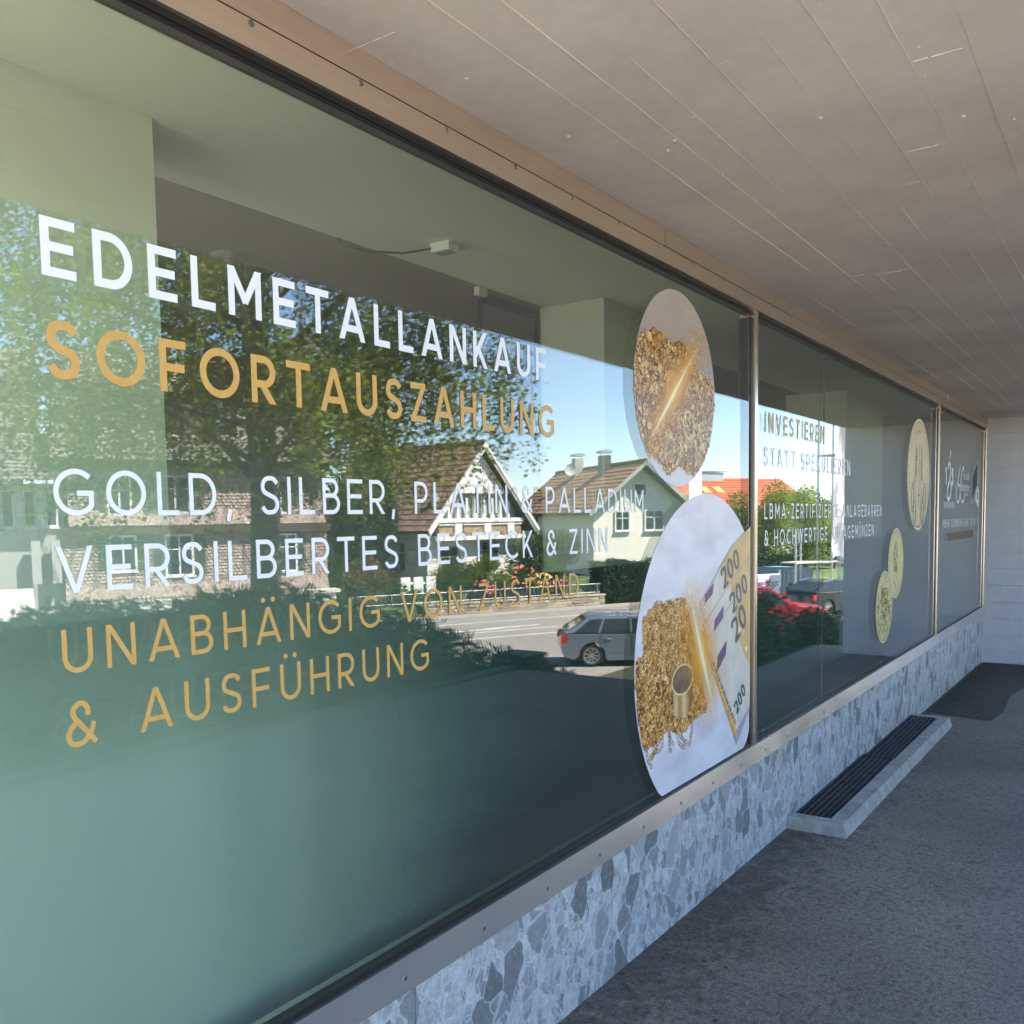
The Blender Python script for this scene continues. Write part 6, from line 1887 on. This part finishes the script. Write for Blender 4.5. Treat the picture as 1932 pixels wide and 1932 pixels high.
# ------------------------------------------------------------------ cars
M_TYRE = mat('tyre_rubber', (0.015, 0.015, 0.015), 0.8, 0.2)
M_RIMA = mat('alloy_rim', (0.62, 0.62, 0.62), 0.3, 0.1, metal=0.8)
M_CARGL = mat('car_window', (0.03, 0.04, 0.042), 0.05, 0.2, 2)
M_CHROME = mat('chrome_trim', (0.75, 0.75, 0.75), 0.15, 0.05, metal=1.0)
M_TAIL = mat('tail_light', (0.45, 0.015, 0.02), 0.2, 0.3, 15)
M_LAMP = mat('head_light', (0.7, 0.72, 0.74), 0.1, 0.1)
M_BLKPL = mat('black_trim', (0.02, 0.02, 0.02), 0.6, 0.1)
def paint(name, col):
    m = mat(name, col, 0.32, 0.03, 4, metal=0.35, coat=0.6)
    return m
def car(name, a0, b0, body_m, label, kind, rot=0.0, group='cars along the street'):
    """near side at b0; rear at a0, length towards +a (or reversed)"""
    L_, W = (4.60, 1.78) if kind == 'wagon' else (4.35, 1.82)
    z0 = STREET
    top = 1.44 if kind == 'wagon' else 1.66
    cr_, sr_ = math.cos(math.radians(rot)), math.sin(math.radians(rot))
    f = lambda x, y, z: ST(a0 + x * cr_ - y * sr_, b0 + x * sr_ + y * cr_, z0 + z)
    t = thing(name, f(L_ / 2, W / 2, 0), label, 'car', group)
    wr = .325 if kind == 'wagon' else .35
    xr, xf = (.88, 3.68) if kind == 'wagon' else (.82, 3.45)
    belt = .93 if kind == 'wagon' else 1.04
    hood = .88 if kind == 'wagon' else 1.02
    # lower body outline with wheel arches
    def arch(xc):
        return [(xc + (wr + .06) * math.cos(q), wr + (wr + .06) * math.sin(q)) for q in [math.pi * (1 - i / 10) for i in range(11)]]
    bot = [(.10, .30), (.35, .22)] + arch(xr) + [(xr + wr + .1, .19), (xf - wr - .1, .19)] + arch(xf) + [(L_ - .25, .22), (L_ - .04, .32)]
    upl = [(L_, .5), (L_ - .05, .68), (L_ - .3, hood - .1), (L_ - 1.15, hood), (L_ - 1.35, belt), (1.0, belt + .02), (.18, belt + .03), (.06, .82), (.0, .62), (.02, .45)]
    prof = bot + upl
    layers = [(0.05, .955), (0.0, 1.0), (0.02, 1.0), (W - .02, 1.0), (W, 1.0), (W - .05, .955)]
    lay = [(.10, .93, .0), (.02, .985, .0), (.0, 1.0, .06), (.0, 1.0, .12), (.0, 1.0, W - .12), (.0, 1.0, W - .06), (.02, .985, W), (.10, .93, W)]
    ys = [.0, .012, .05, .14, W - .14, W - .05, W - .012, W]; sc = [.972, .988, .997, 1, 1, .997, .988, .972]
    mb = MB(); n = len(prof); cx_, cz_ = L_ / 2, .58
    for y, s_ in zip(ys, sc):
        mb.v.extend([f(cx_ + (x - cx_) * (1 - (1 - s_) * .6), y, cz_ + (z - cz_) * s_ if z > .5 else z) for x, z in prof])
    for k in range(len(ys) - 1):
        for i in range(n):
            j = (i + 1) % n
            mb.f.append((k * n + i, k * n + j, (k + 1) * n + j, (k + 1) * n + i)); mb.mi.append(0)
    mb.f.append(tuple(range(n))); mb.mi.append(0); mb.f.append(tuple(range((len(ys) - 1) * n, len(ys) * n))); mb.mi.append(0)
    body = mb.build('body', body_m, t)
    # greenhouse
    if kind == 'wagon':
        base_p = [(.12, belt), (3.32, belt)]; top_p = [(.78, top - .02), (1.5, top), (2.3, top - .02)]
        gx = [(.14, .98), (.80, 1.40), (1.5, 1.43), (2.35, 1.41), (3.28, .95)]
    else:
        gx = [(.08, 1.05), (.45, 1.58), (1.4, 1.66), (2.2, 1.62), (3.1, 1.05)]
    mb = MB(); n = len(gx); ins = .19
    def gy(z, side):
        q = (z - belt) / (top - belt); e_ = .03 + ins * max(0, q)
        return e_ if side == 0 else W - e_
    for side in (0, 1):
        mb.v.extend([f(x, gy(z, side), z) for x, z in gx])
    mb.f.append(tuple(range(n))); mb.mi.append(0); mb.f.append(tuple(range(2 * n - 1, n - 1, -1))); mb.mi.append(0)
    for i in range(n):
        j = (i + 1) % n; mb.f.append((i, j, n + j, n + i)); mb.mi.append(0)
    cab = mb.build('cabin', body_m, t)
    # side glass, pillars left as body colour gaps
    if kind == 'wagon':
        panes_ = [[(.40, 1.0), (.86, 1.345), (1.22, 1.36), (1.08, .985)], [(1.14, .985), (1.28, 1.36), (1.98, 1.365), (1.98, .975)], [(2.05, .975), (2.05, 1.365), (2.36, 1.35), (3.02, .975)]]
    else:
        panes_ = [[(.30, 1.10), (.55, 1.52), (1.0, 1.57), (1.0, 1.09)], [(1.06, 1.09), (1.06, 1.575), (1.8, 1.575), (1.8, 1.08)], [(1.87, 1.08), (1.87, 1.57), (2.2, 1.55), (2.85, 1.08)]]
    for side in (0, 1):
        for pn in panes_:
            mb = MB(); off = -.008 if side == 0 else .008
            mb.poly([f(x, gy(z, side) + off, z) for x, z in pn]); mb.build('side_window', M_CARGL, t)
        pts = [f(x, gy(belt + .03, side) - (.012 if side == 0 else -.012), z) for x, z in ((.30, belt + .05), (3.1, belt + .035))]
        mb = MB(); mb.tube(pts, .012, 5); mb.build('belt_trim', M_CHROME, t)
        zr_ = top + .015
        mb = MB(); mb.tube([f(gx[1][0] + .05, gy(top, side) + (.06 if side == 0 else -.06), gx[1][1] + .02), f(1.3, gy(top, side) + (.05 if side == 0 else -.05), zr_ + .035), f(2.25, gy(top, side) + (.05 if side == 0 else -.05), zr_ + .01)], .017, 6); mb.build('roof_rail', M_CHROME, t)
        yh = -.012 if side == 0 else W + .012
        for xh in (1.25, 2.35):
            mb = MB(); mb.tube([f(xh, yh, .80), f(xh + .09, yh + (-.018 if side == 0 else .018), .81), f(xh + .19, yh, .80)], .014, 6); mb.build('door_handle', body_m, t)
        for xs_ in (1.12, 2.02, 3.02):
            mb = MB(); y = .0035 if side == 0 else W - .0035
            mb.box(xs_ - .004, xs_ + .004, y - .012, y + .012, .30, belt - .03, T=f); mb.build('door_gap', M_BLKPL, t)
        mb = MB(); y = -.006 if side == 0 else W + .006
        mb.box(xr + wr + .2, xf - wr - .2, min(y, y + .012), max(y, y + .012), .40, .425, T=f); mb.build('side_moulding', body_m, t)
        # lamps
        mb = MB(); y0_, y1_ = (-.004, .16) if side == 0 else (W - .16, W + .004)
        mb.prism([(-.012, .68), (.02, .90), (.20, .90), (.16, .70)], y0_, y1_, lambda u, v, q: f(u, q, v)); mb.build('tail_light', M_TAIL, t)
        mb = MB(); mb.prism([(L_ - .10, .62), (L_ + .004, .62), (L_ - .06, .74), (L_ - .38, .78)], y0_, y1_, lambda u, v, q: f(u, q, v)); mb.build('head_light', M_LAMP, t)
        # wheels
        for xw in (xr, xf):
            yc0, yc1 = (.015, .215) if side == 0 else (W - .215, W - .015)
            out = yc0 if side == 0 else yc1; sg = -1 if side == 0 else 1
            wmb = MB(); NN = 28
            def ringp(r_, y): return [f(xw + r_ * math.cos(2 * math.pi * i / NN), y, wr + r_ * math.sin(2 * math.pi * i / NN)) for i in range(NN)]
            rings_ = [ringp(.21, out + sg * .0), ringp(wr * .93, out + sg * .004), ringp(wr, out - sg * .03), ringp(wr, out - sg * .17), ringp(wr * .9, out - sg * .2)]
            for ra_, rb_ in zip(rings_, rings_[1:]):
                for i in range(NN):
                    j = (i + 1) % NN; wmb.poly([ra_[i], ra_[j], rb_[j], rb_[i]])
            wh = wmb.build('wheel', M_TYRE, t, fix=False)
            r2 = MB()
            for ra_, rb_ in ((ringp(.235, out + sg * .006), ringp(.20, out - sg * .01)), (ringp(.20, out - sg * .01), ringp(.19, out - sg * .07))):
                for i in range(NN):
                    j = (i + 1) % NN; r2.poly([ra_[i], ra_[j], rb_[j], rb_[i]])
            for s_ in range(9):
                an = 2 * math.pi * s_ / 9
                for hw_ in (1,):
                    pts = []
                    for r_, da in ((.03, .5), (.215, .09), (.215, -.09), (.03, -.5)):
                        pts.append(f(xw + r_ * math.cos(an + da), out + sg * .004, wr + r_ * math.sin(an + da)))
                    r2.poly(pts)
            r2.poly(ringp(.06, out + sg * .008))
            sub(r2, 'rim', M_RIMA, wh, t, fix=False)
            bk = MB(); bk.poly(ringp(.22, out - sg * .05)); sub(bk, 'brake_disc', M_BLKPL, wh, t, fix=False)
    # windscreen and rear screen
    for (xa, za), (xb, zb), nm in ((gx[-1], gx[-2], 'windscreen'), (gx[0], gx[1], 'rear_window')):
        mb = MB(); s_ = .012 if nm == 'windscreen' else -.012
        q0, q1 = .10, .92
        x0_, z0_ = xa + (xb - xa) * q0, za + (zb - za) * q0; x1_, z1_ = xa + (xb - xa) * q1, za + (zb - za) * q1
        mb.poly([f(x0_ + s_, gy(z0_, 0) + .08, z0_ + .012), f(x0_ + s_, gy(z0_, 1) - .08, z0_ + .012), f(x1_ + s_, gy(z1_, 1) - .08, z1_ + .012), f(x1_ + s_, gy(z1_, 0) + .08, z1_ + .012)]); mb.build(nm, M_CARGL, t)
    mb = MB(); mb.box(.2, L_ - .2, .12, W - .12, .16, .30, T=f); mb.build('underbody', M_BLKPL, t)
    for side in (0, 1):
        mb = MB(); y0_ = -.16 if side == 0 else W + .02
        mb.prism([(2.95, .98), (3.1, .98), (3.08, 1.12), (2.97, 1.12)], y0_, y0_ + .14, lambda u, v, q: f(u, q, v)); mb.build('wing_mirror', body_m, t)
    return t
car('estate_car', 13.72, 22.25, paint('grey_blue_paint', (0.19, 0.225, 0.26)), 'silver blue estate car with tail light and alloy wheels on the street', 'wagon', -28)
car('red_car', 22.0, 25.6, paint('red_paint', (0.55, 0.02, 0.04)), 'bright red car with chrome roof rails behind the dark bush', 'suv', -38)
car('dark_car', 29.3, 27.5, paint('black_paint', (0.02, 0.022, 0.026)), 'black car half hidden behind the red car', 'wagon')

# ------------------------------------------------------------------ building site at the right
bn = thing('site_banner', ST(31, 32.2, -2.6), 'white builder banner with dark purple lettering on a site fence', 'banner')
mb = MB(); mb.box(26.0, 32.05, 32.2, 32.23, -2.62, -1.30, T=ST); mb.build('sheet', mat('banner_white', (0.66, 0.68, 0.74), 0.6, 0.06, 3), bn)
M_BTXT = mat('banner_purple', (0.12, 0.08, 0.16), 0.6, 0.1)
text_line('FARBENKOBOLD', 29.75, 31.95, -1.92, .26, .17, M_BTXT, lambda u, v, l: ST(u, 32.19 - .002 * l, v), bn)
text_line('MALER', 30.3, 31.5, -2.35, .12, .15, MATS['grey_mark'], lambda u, v, l: ST(u, 32.19 - .002 * l, v), bn) if False else None
mb = MB(); mb.tube([ST(31.2, 32.18, -1.55), ST(31.3, 32.17, -1.72), ST(31.42, 32.18, -1.55)], [.03, .05, .03], 6); mb.build('logo_mark', mat('banner_red', (0.55, 0.06, 0.08), 0.6), bn)
for u in (26.0, 28.0, 30.0, 32.08):
    mb = MB(); mb.tube([ST(u, 32.28, STREET), ST(u, 32.28, -1.1)], .025, 6); mb.build('post', M_RAIL, bn)
ct = thing('site_container', ST(33.6, 32.6, STREET), 'grey blue site container beside the white banner', 'container')
mb = MB(); mb.box(32.3, 34.7, 32.6, 35.0, STREET + .1, -1.15, T=ST); cb = mb.build('box', mat('container_grey', (0.22, 0.27, 0.32), 0.5, 0.1, 3), ct)
for k in range(9):
    mb = MB(); mb.box(32.4 + k * .26, 32.5 + k * .26, 32.57, 32.6, STREET + .2, -1.25, T=ST); mb.build('rib', MATS['container_grey'], ct)
mb = MB(); mb.box(33.0, 33.5, 32.54, 32.565, -1.95, -1.85, T=ST); mb.build('plate', M_BLKPL, ct)
sc_ = thing('scaffold', ST(33.4, 31, STREET), 'steel scaffold with planks and torn pale netting at the right', 'scaffold')
M_TUBE = mat('scaffold_steel', (0.52, 0.53, 0.52), 0.4, 0.15, metal=0.6)
for u, b in ((31.75, 30.9), (33.0, 31.8), (34.1, 30.9), (35.6, 30.9), (34.1, 31.8), (35.6, 31.8)):
    mb = MB(); mb.tube([ST(u, b, STREET), ST(u, b, .75 if u < 33.5 else 9.0)], .045, 8); po = mb.build('standard', M_TUBE, sc_)
    for zz in (-.5, -1.75):
        mb = MB(); mb.tube([ST(u, b, zz), ST(u, b, zz + .1)], .075, 8); sub(mb, 'coupler', M_TUBE, po, sc_)
    mb = MB(); mb.tube([ST(u, b, -2.0), ST(u, b, -1.86)], .052, 8); sub(mb, 'warning_band', MATS['banner_red'], po, sc_)
for zz in (-.80, 2.0, 4.2):
    for k in range(3):
        mb = MB(); mb.box(31.75 if zz < 0 else 34.0, 36.4, 30.85 + k * .33, 31.16 + k * .33, zz, zz + .06, T=ST); mb.build('plank', mat('scaffold_plank', (0.55, 0.50, 0.42), 0.8, 0.2, 4), sc_)
mb = MB(); mb.tube([ST(34.1, 30.85, 2.1), ST(35.6, 30.85, 4.2)], .035, 6); mb.build('brace', M_TUBE, sc_)
M_NET = mat('scaffold_net', (0.52, 0.48, 0.49), 0.8, 0.12, 2.0)
mb = MB(); nu, nz = 14, 26
gp = [[ST(34.0 + 2.6 * i / nu, 30.72 + .10 * math.sin(i * 1.1 + j * .35) + .05 * math.sin(j * .9), -.62 + 8.6 * j / nz + (.12 * math.sin(i * .9) if j == 0 else 0)) for i in range(nu + 1)] for j in range(nz + 1)]
for j in range(nz):
    for i in range(nu):
        mb.poly([gp[j][i], gp[j][i + 1], gp[j + 1][i + 1], gp[j + 1][i]])
mb.build('netting', M_NET, sc_, smooth=True, fix=False)
pm = thing('parking_meter', ST(23.8, 20.4, STREET), 'pale grey parking meter standing in front of the red bonnet', 'parking meter')
mb = MB(); mb.box(23.72, 23.88, 20.4, 20.5, STREET, -1.55, T=ST); mb.build('post', M_TUBE, pm)
mb = MB(); mb.prism([(-.17, 0), (.17, 0), (.17, .75), (.1, .88), (-.1, .88), (-.17, .75)], 20.32, 20.58, lambda u, v, q: ST(23.8 + u, q, -2.0 + v)); hd = mb.build('head', mat('meter_grey', (0.5, 0.5, 0.48), 0.5, 0.1), pm)
mb = MB(); mb.box(23.72, 23.88, 20.29, 20.315, -1.6, -1.4, T=ST); sub(mb, 'display', M_BLKPL, hd, pm)
hedge('low_hedge', 19.0, 30.0, 19.0, 19.8, STREET, STREET + .42, M_LLIME, 8000, .09, 'low sunlit yellow green hedge below the red car', 81)

# small litter on the forecourt
M_BIT = mat('dry_leaf_bit', (0.03, 0.026, 0.02), 0.9)
M_BITL = mat('pale_grit', (0.42, 0.41, 0.4), 0.9)
for nm, m_, k_, seed in (('dry_leaf_bits', M_BIT, 130, 3), ('pale_grit', M_BITL, 110, 4)):
    mb = MB(); g_ = random.Random(seed)
    for _ in range(k_):
        x = g_.uniform(2.0, 7.5); y = -abs(g_.gauss(0, .35)) - .05 if m_ is M_BIT else g_.uniform(-1.1, -.3)
        s_ = g_.uniform(.003, .009) if m_ is M_BIT else g_.uniform(.0015, .004)
        if 4.05 < x < 6.9 and y > -.3: continue
        an = g_.uniform(0, 3); zz = terrace_z(x) + .0015
        pts = [(x + s_ * math.cos(an + q) * (1.4 if i % 2 else .8), y + s_ * math.sin(an + q), zz + (.003 if i == 1 else 0)) for i, q in enumerate((0, 1.3, 2.9, 4.4))]
        mb.poly(pts)
    o = mb.build(nm, m_, fix=False); stuff(o); tag(o, {'dry_leaf_bits': 'tiny dry leaf scraps lying along the stone plinth', 'pale_grit': 'scattered pale grit on the dark asphalt'}[nm], {'dry_leaf_bits': 'leaf scraps', 'pale_grit': 'grit'}[nm])

for o in bpy.data.objects:
    if '_base' in o.keys():
        del o['_base']
